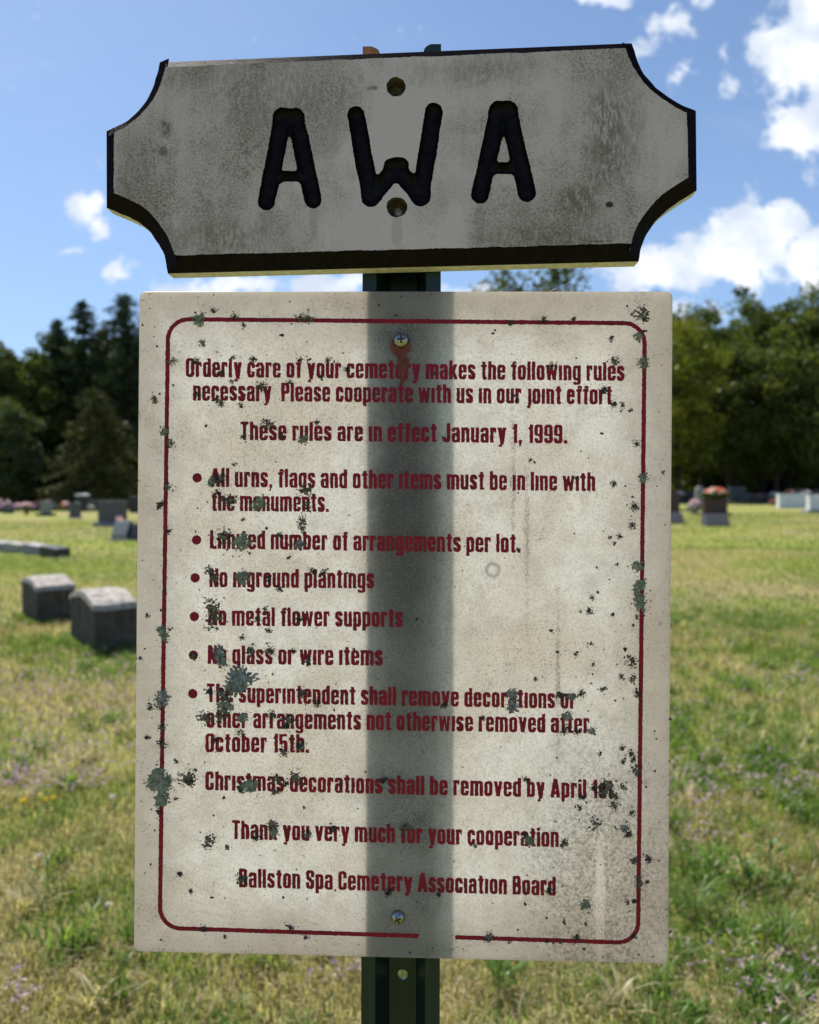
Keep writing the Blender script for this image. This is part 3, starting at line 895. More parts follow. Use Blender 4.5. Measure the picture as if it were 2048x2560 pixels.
def lichen_patch(px, py, r, kind, seed):
    h_ = max(0.6, r / 20)
    e = r * 1.75
    g_ = np.arange(-e, e + h_, h_)
    X, Y = np.meshgrid(g_, g_)
    q = random.Random(seed)
    a = q.random() * 6.28; st = 0.75 + 0.35 * q.random()
    Xr = (X * math.cos(a) + Y * math.sin(a)) / st; Yr = (-X * math.sin(a) + Y * math.cos(a)) * st
    rr = np.hypot(Xr, Yr) / r; an = np.arctan2(Yr, Xr)
    if kind == 'R':                            # radiating lobes that fork outward
        n_ = 0.5 + 0.5 * np.sin(an * (13 + 6 * np.round(rr * 1.4)) + 5 * fbm(X * .10, Y * .10, seed))
        f = rr - 1.0 + 1.0 * (fbm(X / (r * .16), Y / (r * .16), seed, 3) - .5) + np.where(rr > .25, np.clip(0.24 - n_, -.08, 1) * 1.3 * rr, -.2)
        f = np.maximum(f, np.where(np.sin(an + .2) < -0.45, rr - .55 + 1.6 * (fbm(X / 9, Y / 9, seed + 3, 3) - .5), -1))
    elif kind in 'FGB':
        f = rr - 0.86 + 1.25 * (fbm(X / (r * .30), Y / (r * .30), seed, 3) - .5)
        crack = np.abs(fbm(X / (r * .42), Y / (r * .42), seed + 9, 2) - .5)
        f = np.maximum(f, 0.022 - crack if kind != 'G' else f)
    else:
        f = rr - 0.66 + (1.9 + .9 * q.random()) * (fbm(X / (r * (.13 + .16 * q.random())), Y / (r * .17), seed, 4) - .5)
    f = np.maximum(f, rr - 1.6)
    v, fc, vf = march(f, -e, -e, h_)
    if len(fc) < 2:
        return None
    uv_ = panel_front.hit(px + v[:, 0], py - v[:, 1])
    thick = 0.0006 + np.clip(-vf, 0, .5) * 0.0022 + 0.0011 * np.where(vf < 0, fbm(v[:, 0] / 3, v[:, 1] / 3, seed + 2, 2), 0)
    return panel_front.world(uv_, thick), fc


ALL = []
for cid, txt in LICHEN.items():
    tk = txt.split()
    for k in range(0, len(tk), 3):
        x_, y_, r_ = float(tk[k]), float(tk[k + 1]), tk[k + 2]
        ALL.append((CROPS[cid][0] + x_ / 2.45, CROPS[cid][1] + y_ / 2.45, float(r_[:-1]) / 2.45, r_[-1]))
ALL.sort(key=lambda t: -t[2])
small = []
for k, (px, py, r, kind) in enumerate(ALL):
    got = lichen_patch(px, py, r * 1.08, kind, 100 + k)
    if got is None:
        continue
    if k < 100:
        mesh_obj('lichen_patch', got[0], got[1], M[KM[kind]], rules, smooth=True)
    else:
        small.append(got)
q = random.Random(15)
for (px, py, r, kind) in ALL:
    for _ in range(int(5 + r * .8)):
        a_, d_ = q.random() * 6.283, r * (0.7 + abs(q.gauss(0, .55)))
        r1 = min(3.4, .8 + q.expovariate(1.3))
        k_ = 6
        pts = [(px + d_ * math.cos(a_) + r1 * (0.5 + 0.8 * q.random()) * math.cos(6.283 * i / k_), py + d_ * math.sin(a_) + r1 * (0.5 + 0.8 * q.random()) * math.sin(6.283 * i / k_)) for i in range(k_)][::-1]
        uv_ = panel_front.hit(np.array([p[0] for p in pts]), np.array([p[1] for p in pts]))
        small.append((panel_front.world(uv_, 0.0005), [list(range(k_))]))
# tiny specks, thicker near the margins and low on the right
q = random.Random(5)
n_sp = 0
while n_sp < 620:
    px, py = q.uniform(345, 1676), q.uniform(735, 2400)
    wgt = 0.14 + 0.5 * max(0, abs(px - 1010) / 665 - .55) + (0.45 if px > 1350 and py > 1500 else 0) + (0.3 if py < 790 or py > 2340 else 0) + (0.16 if px < 900 else 0)
    if q.random() > wgt:
        continue
    n_sp += 1
    r = min(5.2, 1.0 + q.expovariate(1.1))
    k_ = 7
    pts = [(px + r * (0.5 + 0.7 * q.random()) * math.cos(6.283 * i / k_), py + r * (0.5 + 0.7 * q.random()) * math.sin(6.283 * i / k_)) for i in range(k_)][::-1]
    uv_ = panel_front.hit(np.array([p[0] for p in pts]), np.array([p[1] for p in pts]))
    small.append((panel_front.world(uv_, 0.0005), [list(range(k_))]))
V, Fc = join(small)
tag(mesh_obj('lichen_specks', V, Fc, M['speck'], rules), kind='stuff')

# --- letter board
BM = rot_m(R(-1.2), LEAN, 0)
mid_o = PB - np.array([0, 1, 0]) * 0.0165 - post_plane.nrm * 0.0
mid = Plane(mid_o, BM)
CH = 0.0125
OUT_TL = [(399, 155.5), (394, 178), (380, 222.6), (356, 264), (323.5, 297), (294, 314.6), (266.5, 327.7)]
OUT_BL = [(266.5, 519), (323.5, 543), (356, 561), (386, 594), (410, 638), (420, 683)]
OUT_BR = [(1597, 653), (1604, 617), (1622, 578), (1652, 540), (1690, 510), (1743, 476)]
OUT_TR = [(1740, 277), (1706, 262), (1664, 237), (1628, 205), (1600, 165), (1580, 107)]
raw = OUT_TL + OUT_BL + OUT_BR + OUT_TR
ouv = mid.hit(np.array([p[0] for p in raw], float), np.array([p[1] for p in raw], float))
# refine the arcs with a smooth curve
segs = [len(OUT_TL), len(OUT_BL), len(OUT_BR), len(OUT_TR)]
fine_pts = []; i0 = 0
for s in segs:
    a = ouv[i0:i0 + s]; i0 += s
    t = np.linspace(0, s - 1, 26)
    for tt in t:
        k = min(int(tt), s - 2); u_ = tt - k
        p0 = a[max(k - 1, 0)]; p1 = a[k]; p2 = a[k + 1]; p3 = a[min(k + 2, s - 1)]
        fine_pts.append(0.5 * ((2 * p1) + (-p0 + p2) * u_ + (2 * p0 - 5 * p1 + 4 * p2 - p3) * u_ ** 2 + (-p0 + 3 * p1 - 3 * p2 + p3) * u_ ** 3))
O = np.array(fine_pts)                        # counter-clockwise seen from the front
N_O = len(O)
nxt = np.roll(O, -1, 0); prv = np.roll(O, 1, 0)


def inward(a, b):
    d = b - a; l = np.linalg.norm(d, axis=1, keepdims=True); d = d / np.maximum(l, 1e-9)
    return np.stack([-d[:, 1], d[:, 0]], -1)


n1_, n2_ = inward(prv, O), inward(O, nxt)
nm = n1_ + n2_; nm /= np.linalg.norm(nm, axis=1, keepdims=True)
miter = 1 / np.clip((nm * n1_).sum(1), 0.5, 1)
IN = O + nm * (CH * miter)[:, None]
IN2 = O + nm * ((CH + 0.0012) * miter)[:, None]
bfoot = mid.world(ouv[13:14].mean(0) * [0, 1] + [0, 0])
board = empty('letter_sign', bfoot, 'white board with notched corners, black painted rim and carved letters AWA', 'sign')


def poly_sdf(X, Y, P):
    d = np.full(X.shape, 1e9); s = np.zeros(X.shape, bool)
    Q = np.roll(P, -1, 0)
    for (ax, ay), (bx, by) in zip(P, Q):
        ex, ey = bx - ax, by - ay
        t = np.clip(((X - ax) * ex + (Y - ay) * ey) / max(ex * ex + ey * ey, 1e-12), 0, 1)
        d = np.minimum(d, (X - ax - t * ex) ** 2 + (Y - ay - t * ey) ** 2)
        c_ = ((ay > Y) != (by > Y)) & (X < (bx - ax) * (Y - ay) / ((by - ay) if by != ay else 1e-12) + ax)
        s ^= c_
    return np.where(s, -1, 1) * np.sqrt(d)


front = Plane(mid.o + mid.nrm * CH, BM)


def finish_board():
    g, c, oc, sp, mid_n = M_BOARD
    jig = g.math('SUBTRACT', g.noise(oc, 60, 5, 0.65), 0.5)
    scr_n = g.noise(g.n('ShaderNodeVectorMath', {0: oc, 1: (1, 1, 0.3)}, operation='MULTIPLY').outputs[0], 330, 4, 0.7)
    for (px, py, rx, ry, k, col) in ((1520, 330, 60, 170, .75, (.13, .10, .065)), (1590, 300, 30, 120, .4, (.15, .12, .08)), (1450, 505, 55, 60, .75, (.12, .095, .045)), (1523, 511, 11, 9, 1.0, (.04, .03, .02)),
                                     (412, 322, 20, 28, .8, (.06, .05, .04)), (408, 378, 12, 12, .6, (.06, .05, .04)), (700, 250, 170, 110, .5, (.17, .145, .12)), (560, 600, 150, 60, .6, (.15, .13, .075)),
                                     (1390, 595, 190, 46, .65, (.14, .115, .075)), (932, 220, 24, 6, .8, (.12, .075, .03)), (1500, 603, 30, 2.2, 1.0, (.03, .025, .02)), (1200, 560, 13, 60, .25, (.15, .12, .08)),
                                     (1310, 545, 16, 60, .25, (.14, .12, .08)), (668, 550, 15, 50, .25, (.15, .13, .09)), (786, 545, 13, 50, .25, (.15, .13, .09)), (1180, 180, 200, 40, .45, (.17, .15, .125)),
                                     (480, 190, 120, 40, .4, (.18, .155, .13)), (330, 430, 60, 90, .35, (.18, .155, .13)), (993, 575, 14, 40, .25, (.16, .13, .08))):
        q = front.world(front.hit(px, py)) - bfoot
        d = g.n('ShaderNodeVectorMath', {0: oc, 1: tuple(q)}, operation='SUBTRACT')
        d = g.n('ShaderNodeVectorMath', {0: d.outputs[0], 1: (F / .7 / rx, 0, F / .7 / ry)}, operation='MULTIPLY')
        l = g.math('ADD', g.n('ShaderNodeVectorMath', {0: d.outputs[0]}, operation='LENGTH').outputs['Value'], g.math('MULTIPLY', jig, 1.3))
        if rx > 15:
            f_ = g.math('MULTIPLY', g.rng(l, 1.35, 0.25, 0.0, k), g.rng(scr_n, 0.38, 0.58, 0.15, 1.0))
        else:
            f_ = g.rng(l, 1.25, 0.7, 0.0, k)
        c = g.mix(f_, c, col + (1,))
    scr = g.n('ShaderNodeTexWave', {'Vector': g.n('ShaderNodeMapping', {0: oc, 'Rotation': (0, 0.6, 0)}).outputs[0], 'Scale': 20.0, 'Distortion': 28.0, 'Detail': 3.0, 'Detail Scale': 1.4}).outputs['Fac']
    c = g.mix(g.math('MULTIPLY', g.rng(scr, 0.992, 1.0), g.rng(g.noise(oc, 14, 3, 0.5), 0.5, 0.62, 0, 0.35)), c, (0.46, 0.44, 0.42, 1))
    finish(g, principled(g, c, 0.62, 0, bump(g, sp, 0.35, 0.0006), 0.3).outputs[0])


finish_board()
hh = 0.0008
xs_ = np.arange(IN[:, 0].min() - .003, IN[:, 0].max() + .003, hh); ys_ = np.arange(IN[:, 1].min() - .003, IN[:, 1].max() + .003, hh)
X, Y = np.meshgrid(xs_, ys_)


def caps(a, b, r):
    A_, B_ = front.hit(*a), front.hit(*b); r = r / F * (np.linalg.norm(front.o - EYE))
    ex, ey = B_ - A_
    t = np.clip(((X - A_[0]) * ex + (Y - A_[1]) * ey) / (ex * ex + ey * ey), 0, 1)
    return np.hypot(X - A_[0] - t * ex, Y - A_[1] - t * ey) - r


def smin(a, b, k=0.004):
    h_ = np.clip(0.5 + 0.5 * (b - a) / k, 0, 1)
    return b * (1 - h_) + a * h_ - k * h_ * (1 - h_)


rough_e = (vnoise(X * 500, Y * 500, 2) - .5) * 0.0007 + (vnoise(X * 70, Y * 70, 8) - .5) * 0.0010


def letter(strokes):
    d = None
    for s in strokes:
        c_ = caps(*s); d = c_ if d is None else smin(d, c_)
    return d + rough_e


L1_ = letter([((707, 294), (667, 503), 22.3), ((738, 294), (783, 499), 22.3), ((707, 294), (738, 294), 22.3), ((688, 441), (764, 440), 13.5)])
L2_ = letter([((890, 288), (927, 492), 22.3), ((1085, 280), (1052, 490), 22.3), ((927, 492), (990, 420), 22.3), ((1052, 490), (990, 420), 22.3), ((975, 412), (1006, 411), 16)])
L3_ = letter([((1247, 276), (1201, 486), 22.3), ((1270, 276), (1318, 483), 22.3), ((1247, 276), (1270, 276), 22.3), ((1224, 421), (1294, 420), 14.5)])
dface = poly_sdf(X, Y, IN) + rough_e * 0.9
mpp = np.linalg.norm(front.o - EYE) / F
HOLES = [(990, 217, 24), (993, 517, 25)]
hd = []
for (hx, hy, hr) in HOLES:
    c_ = front.hit(hx, hy)
    hd.append(np.hypot(X - c_[0], Y - c_[1]) - hr * mpp + rough_e * 1.2)
ff = dface
for d in (L1_, L2_, L3_, hd[0], hd[1]):
    ff = np.maximum(ff, -d)
v, fc, _ = march(ff, xs_[0], ys_[0], hh)
face = mesh_obj('face', front.world(v), fc, M['white_paint'], board)
for d in (L1_, L2_, L3_):
    v, fc, vf = march(np.maximum(d, dface), xs_[0], ys_[0], hh)
    dep = 0.0075 * np.sqrt(np.clip(1 - (1 - np.clip(-vf / 0.0078, 0, 1)) ** 2, 0, 1)) + (vnoise(v[:, 0] * 200, v[:, 1] * 200, 3) - .5) * 0.0007 * np.clip(-vf / 0.002, 0, 1)
    mesh_obj('carved_letter', front.world(v, -dep), fc, M['black_paint'], board, smooth=True)
for k, d in enumerate(hd):
    v, fc, vf = march(d, xs_[0], ys_[0], hh)
    dep = 0.011 * np.clip(-vf / 0.0016, 0, 1) + (fbm(v[:, 0] * 300, v[:, 1] * 300, 5) - .5) * 0.004 * np.clip(-vf / 0.003, 0, 1)
    bh = mesh_obj('bolt_hole', front.world(v, -dep), fc, M['hole_dirt'], board)
    c_ = front.hit(HOLES[k][0] + 3, HOLES[k][1] + (9 if k else 4))
    rr_ = 0.0042 if k else 0.0048
    pv_, pf_ = lathe(front, c_, [(rr_, -0.012), (rr_, -0.0055 if k else -0.0085), (rr_ * .75, -0.0046 if k else -0.008), (rr_ * .6, -0.0046 if k else -0.008), (rr_ * .5, -0.0062 if k else -0.0088)], 16)
    mesh_obj('bolt', pv_, pf_, M['old_bolt'] if k else M['hole_dirt'], bh)
# bevel (black) and edge (bare), back
BT = 0.0155
wob = (vnoise(O[:, 0] * 150, O[:, 1] * 150, 6) - .5) * 0.0010
Va = np.concatenate([mid.world(IN2, CH + 0.0004 - 0.0013), mid.world(IN, CH - 0.0012), mid.world(O + nm * wob[:, None], -0.0005), mid.world(O, -BT)])
Fa, ia = [], []
for k in range(3):
    for q_ in range(N_O):
        q2 = (q_ + 1) % N_O
        Fa.append([k * N_O + q_, (k + 1) * N_O + q_, (k + 1) * N_O + q2, k * N_O + q2]); ia.append(0 if k < 2 else 1)
Fa.append([3 * N_O + q_ for q_ in range(N_O)][::-1]); ia.append(1)
mesh_obj('bevelled_edge', Va, Fa, [M['black_paint'], M['bare_edge']], board, ia)

# a single spider thread between the two signs
a_ = mid.world(mid.hit(1462, 684), 0.003); b_ = panel_front.world(panel_front.hit(1372, 729), 0.001)
M['silk'] = simple_mat('silk', (0.7, 0.7, 0.7), (0.8, 0.8, 0.8), 10, 0.3)
V, Fc = [], []
for k in range(8):
    t = k / 7; p = a_ * (1 - t) + b_ * t - np.array([0, 0, 0.0015 * math.sin(math.pi * t)])
    for c_ in range(4):
        an_ = c_ * math.pi / 2
        V.append(p + np.array([0.00012 * math.cos(an_) * .5, 0.00012 * math.sin(an_), 0.00012 * math.cos(an_)]))
for k in range(7):
    for c_ in range(4):
        Fc.append([4 * k + c_, 4 * k + (c_ + 1) % 4, 4 * k + 4 + (c_ + 1) % 4, 4 * k + 4 + c_])
th_ = mesh_obj('spider_thread', V, Fc, M['silk'])
tag(th_, 'fine spider thread strung between the letter board and the rules sign', 'spider thread')

# ------------------------------------------------------------------ ground
gx = np.concatenate([-np.geomspace(900, 4, 26), np.linspace(-3, 3, 13), np.geomspace(4, 900, 26)])
gy = np.concatenate([[-60, -20, -6, -2], np.linspace(0, 8, 17), np.geomspace(9, 1400, 40)])
GX, GY = np.meshgrid(gx, gy)
GZ = ground_z(np.clip(GX, -80, 80), GY) + 0.02 * (fbm(GX * .25, GY * .25, 3) - .5)
GZ = np.where(GY < 12, GZ - 0.0, GZ)
ny_, nx_ = GX.shape
ii = np.arange(ny_ * nx_).reshape(ny_, nx_)
quads = np.stack([ii[:-1, :-1], ii[:-1, 1:], ii[1:, 1:], ii[1:, :-1]], -1).reshape(-1, 4)
gr = mesh_obj('ground', np.stack([GX, GY, GZ], -1).reshape(-1, 3), quads, M['lawn'], smooth=True)
tag(gr, kind='structure')


def patch(x, y, seed, s):
    return fbm(np.asarray(x) * s, np.asarray(y) * s, seed, 4)


def blades(n, y0, y1, hmin, hmax, wid, seed, xmargin=1.2):
    r = np.random.default_rng(seed)
    y = np.sqrt(r.random(n) * (y1 ** 2 - y0 ** 2) + y0 ** 2) if y1 > 6 else y0 + (y1 - y0) * r.random(n)
    x = (r.random(n) - .5) * 2 * (y * 0.56 + xmargin)
    # keep out of what the sign hides entirely is not needed: the lawn goes on behind it
    z = ground_z(x, y)
    dry = patch(x, y, 11, np.where(y < 7, .9, .42)); lush = patch(x, y, 23, .6); fine_n = patch(x, y, 5, 5.0)
    h_ = (hmin + (hmax - hmin) * r.random(n) ** 1.6) * (0.6 + 0.9 * lush)
    az = r.random(n) * 6.283; lean = 0.25 + 0.95 * r.random(n)
    dx, dy = np.cos(az), np.sin(az)
    wv = wid * (0.6 + .8 * r.random(n))
    px_, py_ = -dy * wv / 2, dx * wv / 2
    b0 = np.stack([x - px_, y - py_, z - .004], -1); b1 = np.stack([x + px_, y + py_, z - .004], -1)
    mx_ = x + dx * h_ * lean * .35; my_ = y + dy * h_ * lean * .35; mz = z + h_ * .62
    m0 = np.stack([mx_ - px_ * .8, my_ - py_ * .8, mz], -1); m1 = np.stack([mx_ + px_ * .8, my_ + py_ * .8, mz], -1)
    tip = np.stack([x + dx * h_ * lean * .95, y + dy * h_ * lean * .95, z + h_ * (1.0 - .3 * lean)], -1)
    t0 = tip - np.stack([px_, py_, 0 * px_], -1) * .15; t1 = tip + np.stack([px_, py_, 0 * px_], -1) * .15
    V = np.stack([b0, b1, m1, m0, t1, t0], 1).reshape(-1, 3)
    k = np.arange(n)[:, None] * 6
    Fq = np.concatenate([k + [0, 1, 2, 3], k + [3, 2, 4, 5]], 0)
    g1 = np.array([0.075, 0.158, 0.027]); g2 = np.array([0.165, 0.250, 0.046]); st_ = np.array([0.47, 0.39, 0.25]); ol = np.array([0.22, 0.20, 0.075])
    u_ = r.random(n)[:, None]
    col = g1 * (1 - u_) + g2 * u_
    d_ = np.clip((dry - .475) * 5.0 + (fine_n - .5) * 1.6, 0, 1)
    pick = r.random(n)
    col = np.where((pick < d_ * .70 + .06)[:, None], st_ * (0.6 + .7 * r.random(n))[:, None], col)
    col = np.where(((pick > .86 - .25 * d_))[:, None], ol * (0.7 + .6 * r.random(n))[:, None], col)
    return V, Fq, np.repeat(col, 6, 0)


Vs, Fs, Cs = [], [], []
o_ = 0
for (n, y0, y1, h0, h1, wd, sd, xm) in ((100000, 1.35, 4.0, .015, .068, .0036, 1, .5), (85000, 4.0, 9.0, .025, .085, .0055, 2, .8), (70000, 9.0, 19.0, .03, .08, .010, 3, 1.0), (50000, 19, 45, .03, .075, .03, 4, 1.0)):
    v, f_, c_ = blades(n, y0, y1, h0, h1, wd, sd, xm)
    Vs.append(v); Fs.append(f_ + o_); Cs.append(c_); o_ += len(v)


def tufts(n, y0, y1, per, seed, scale=1.0, at=None):
    r = np.random.default_rng(seed)
    cy = y0 + (y1 - y0) * r.random(n) ** 1.2; cx_ = (r.random(n) - .5) * 2 * (cy * .57 + .4)
    lush = patch(cx_, cy, 23, .6); keep = r.random(n) < np.clip((lush - .36) * 4, .08, 1)
    cx_, cy = cx_[keep], cy[keep]; n = len(cx_)
    if at is not None:
        cx_, cy = at[:, 0], at[:, 1]; n = len(at)
    kind = r.random(n)
    x = np.repeat(cx_, per) + r.normal(size=n * per) * .028 * scale; y = np.repeat(cy, per) + r.normal(size=n * per) * .028 * scale
    z = ground_z(x, y); N = n * per
    h_ = (.035 + .080 * r.random(N)) * np.repeat(.6 + .7 * r.random(n), per) * scale
    az = r.random(N) * 6.283; lean = .3 + .9 * r.random(N); wv = (.0035 + .005 * r.random(N)) * scale
    dx, dy = np.cos(az), np.sin(az); px_, py_ = -dy * wv / 2, dx * wv / 2
    rows = []
    for s_, ww in ((0, .7), (.35, 1), (.7, .75), (1, .1)):
        c = np.stack([x + dx * h_ * lean * s_ ** 1.6, y + dy * h_ * lean * s_ ** 1.6, z + h_ * (s_ - .42 * lean * s_ ** 2.4)], -1)
        o2 = np.stack([px_, py_, px_ * 0], -1) * ww
        rows += [c - o2, c + o2]
    V = np.stack(rows, 1).reshape(-1, 3)
    k = np.arange(N)[:, None] * 8
    Fq = np.concatenate([k + [0, 1, 3, 2], k + [2, 3, 5, 4], k + [4, 5, 7, 6]], 0)
    base = np.where((kind < .72)[:, None], np.array([[.115, .205, .040]]), np.where((kind < .86)[:, None], np.array([[.21, .27, .055]]), np.array([[.47, .40, .26]])))
    base = base * (.7 + .6 * r.random((n, 1)))
    col = np.repeat(base, per, 0) * (.75 + .5 * r.random((N, 1)))
    return V, Fq, np.repeat(col, 8, 0)


for (n, y0, y1, per, sd, sc_) in ((900, 1.4, 4.2, 34, 61, 1.0), (1500, 4.0, 9.5, 22, 62, 1.15)):
    v, f_, c_ = tufts(n, y0, y1, per, sd, sc_)
    Vs.append(v); Fs.append(f_ + o_); Cs.append(c_); o_ += len(v)
feet = []
for (near, ang, L, t) in (((238, 1636), -52, .88, .40), ((94, 1560), -50, .74, .42)):
    p = on_ground(*near); ca, sa = math.cos(R(ang)), math.sin(R(ang))
    for k in range(60):
        u_ = random.uniform(-L, 0); feet.append((p[0] + u_ * ca + .05 * sa, p[1] + u_ * sa - .05 * ca))
    for k in range(30):
        u_ = random.uniform(0, t); feet.append((p[0] - u_ * sa + .05 * ca, p[1] + u_ * ca + .05 * sa))
v, f_, c_ = tufts(0, 1, 2, 16, 64, .9, np.array(feet))
Vs.append(v); Fs.append(f_ + o_); Cs.append(c_); o_ += len(v)
gs = mesh_obj('grass', np.concatenate(Vs), np.concatenate(Fs), M['grass'], colors=np.concatenate(Cs))
tag(gs, kind='stuff')


# pale pink blossoms spread through the turf
def quads_cloud(P, size, cols, seed, up=0.0, aspect=1.0):
    r = np.random.default_rng(seed)
    n = len(P)
    a = r.normal(size=(n, 3)); a[:, 2] += up
    a /= np.linalg.norm(a, axis=1, keepdims=True)
    t = np.cross(a, r.normal(size=(n, 3))); t /= np.linalg.norm(t, axis=1, keepdims=True)
    b = np.cross(a, t)
    s = (np.asarray(size) * np.ones(n))[:, None] / 2
    V = np.stack([P - t * s, P - b * s * aspect, P + t * s, P + b * s * aspect], 1).reshape(-1, 3)
    return V, np.arange(4 * n).reshape(n, 4), np.repeat(cols, 4, 0)


r = np.random.default_rng(77)
pts = []
for (px, py, rx, ry, n) in ((40, 1960, 90, 30, 200), (130, 1880, 120, 40, 260), (150, 1700, 170, 40, 260), (60, 1730, 80, 30, 150), (130, 1975, 60, 20, 130), (230, 1965, 30, 16, 50), (300, 1790, 60, 50, 120),
                        (1960, 1700, 90, 30, 130), (1760, 1790, 90, 30, 90), (1870, 1950, 130, 40, 170), (1730, 1985, 60, 50, 110), (1980, 1975, 70, 20, 90), (1770, 2110, 60, 40, 60), (1830, 2400, 90, 50, 60), (1960, 2480, 80, 60, 70), (50, 2530, 30, 22, 40), (830, 2440, 50, 30, 40), (1750, 1650, 90, 80, 60), (190, 1395, 60, 6, 60)):
    for _ in range(int(n * .62)):
        p = on_ground(px + r.normal() * rx * .85, min(2620, py + r.normal() * ry * 1.0))
        pts.append((p[0], p[1], ground_z(p[0], p[1]) + 0.03 + .05 * r.random()))
P = np.array(pts)
cols = np.where(r.random((len(P), 1)) < .25, np.array([[0.42, 0.30, 0.44]]), np.array([[0.56, 0.43, 0.44]])) * (0.7 + .5 * r.random((len(P), 1)))
P3 = np.repeat(P, 5, 0) + r.normal(size=(len(P) * 5, 3)) * [.006, .006, .004]
sz_ = 0.0075 * (0.8 + P3[:, 1] * .16)
v, f_, c_ = quads_cloud(P3, sz_, np.repeat(cols, 5, 0), 3, 0.8)
tag(mesh_obj('blossoms', v, f_, M['petal'], colors=c_), kind='stuff')


# ------------------------------------------------------------------ small plants that can be told apart
def leafy_weed(px, py, h_, n, seed, label, green=(0.10, 0.19, 0.03), spread=.09, wid=.014, llen=.09):
    p = on_ground(px, py)
    root = tag(empty('weed', p, label, 'weed'), group='weeds in the near lawn')
    r = np.random.default_rng(seed)
    V, Fq, C_ = [], [], []
    for k in range(n):
        t = r.random(); zz = h_ * t
        az = r.random() * 6.283
        st_ = np.array([math.cos(az) * spread * .3 * t, math.sin(az) * spread * .3 * t, zz])
        L = llen * (0.6 + .7 * r.random()) * (1.1 - .5 * t)
        d = np.array([math.cos(az), math.sin(az), .55 + .8 * r.random()]); d /= np.linalg.norm(d)
        sd = np.cross(d, [0, 0, 1]); sd /= np.linalg.norm(sd)
        dr = np.array([0, 0, -1])
        b0 = len(V)
        for (s_, ww, dz) in ((0, .15, 0), (.35, 1, .02), (.7, .8, .10), (1, .05, .28)):
            c = st_ + d * L * s_ + dr * L * dz
            V += [c - sd * wid * ww / 2, c + sd * wid * ww / 2]
        cc = np.array(green) * (0.7 + .6 * r.random())
        C_ += [cc] * 8
        for s_ in range(3):
            Fq.append([b0 + 2 * s_, b0 + 2 * s_ + 1, b0 + 2 * s_ + 3, b0 + 2 * s_ + 2])
    root['_local'] = 1
    mesh_obj('leaves', V, np.array(Fq), M['grass'], root, colors=np.array(C_))
    bm = bmesh.new()
    bmesh.ops.create_cone(bm, cap_ends=True, segments=6, radius1=.003, radius2=.0015, depth=h_, matrix=Matrix.Translation((0, 0, h_ / 2)))
    bm_obj('stem', bm, M['stalk'], root)
    return root


M['stalk'] = simple_mat('stalk', (0.08, 0.12, 0.03), (0.14, 0.16, 0.05), 60, 0.8)
leafy_weed(1862, 2220, .13, 30, 1, 'yellow-green broadleaf weed right of the rules sign, beside bare straw')
leafy_weed(1925, 2160, .10, 16, 2, 'green weed with wide leaves, upper one of the weeds at right', (0.07, 0.15, .04))
leafy_weed(1955, 2360, .10, 46, 3, 'bright green tuft of long blades at the lower right', (0.13, 0.22, .05), .14, .006, .13)
leafy_weed(1740, 2290, .12, 46, 4, 'tall grassy tuft just right of the rules sign bottom corner', (0.09, 0.16, .03), .12, .006, .13)
leafy_weed(1720, 2170, .08, 30, 5, 'dense green tuft touching the right edge of the rules sign', (0.11, 0.19, .04), .10, .007, .09)
leafy_weed(1990, 2050, .07, 20, 6, 'small green clump at the right beneath pink blossoms', (0.08, 0.15, .04), .10, .008, .07)
leafy_weed(1800, 1920, .06, 18, 7, 'low green clump among pale pink blossoms right of the sign', (0.09, 0.16, .04), .10, .009, .06)
leafy_weed(60, 1930, .08, 34, 8, 'bright yellow-green clump by pink blossoms at the left', (0.13, 0.22, .04), .12, .010, .07)
leafy_weed(120, 2240, .10, 26, 9, 'grass tuft with pale glinting blades at lower left', (0.10, 0.17, .06), .12, .006, .12)
leafy_weed(1250, 2480, .09, 36, 10, 'green tuft right of the post below the rules sign', (0.09, 0.17, .03), .10, .006, .11)


def flower_head(px, py, h_, rad, col, label, cat, name, group):
    p = on_ground(px, py)
    root = tag(empty(name, p, label, cat), group=group)
    root['_local'] = 1
    r = np.random.default_rng(int(px))
    n = 40
    d = r.normal(size=(n, 3)); d /= np.linalg.norm(d, axis=1, keepdims=True)
    Pf = d * rad * [1, 1, .7] + [0, 0, h_]
    v, f_, c_ = quads_cloud(Pf, rad * 1.1, np.array([col]) * (0.8 + .4 * r.random((n, 1))), 4, .5)
    mesh_obj('flower', v, f_, M['petal'], root, colors=c_)
    bm = bmesh.new()
    bmesh.ops.create_cone(bm, cap_ends=True, segments=6, radius1=.002, radius2=.0015, depth=h_, matrix=Matrix.Translation((0, 0, h_ / 2)))
    bm_obj('stem', bm, M['stalk'], root)


YEL, WHI = (0.75, 0.62, 0.05), (0.7, 0.66, 0.6)
flower_head(60, 2040, .06, .011, YEL, 'yellow flower in the grass at far left, alone', 'flower', 'yellow_flower', 'yellow flowers in the lawn')
flower_head(115, 2030, .05, .009, YEL, 'yellow flower left of its close yellow neighbour', 'flower', 'yellow_flower', 'yellow flowers in the lawn')
flower_head(134, 2025, .05, .009, YEL, 'yellow flower nearest the rules sign', 'flower', 'yellow_flower', 'yellow flowers in the lawn')
flower_head(281, 2022, .05, .010, WHI, 'white clover head close to the left edge of the rules sign', 'flower', 'clover_head', 'white clover heads')
flower_head(98, 2170, .04, .009, WHI, 'white clover head in darker grass at lower left', 'flower', 'clover_head', 'white clover heads')
flower_head(270, 2295, .04, .008, WHI, 'white clover head low beside the bottom left of the rules sign', 'flower', 'clover_head', 'white clover heads')


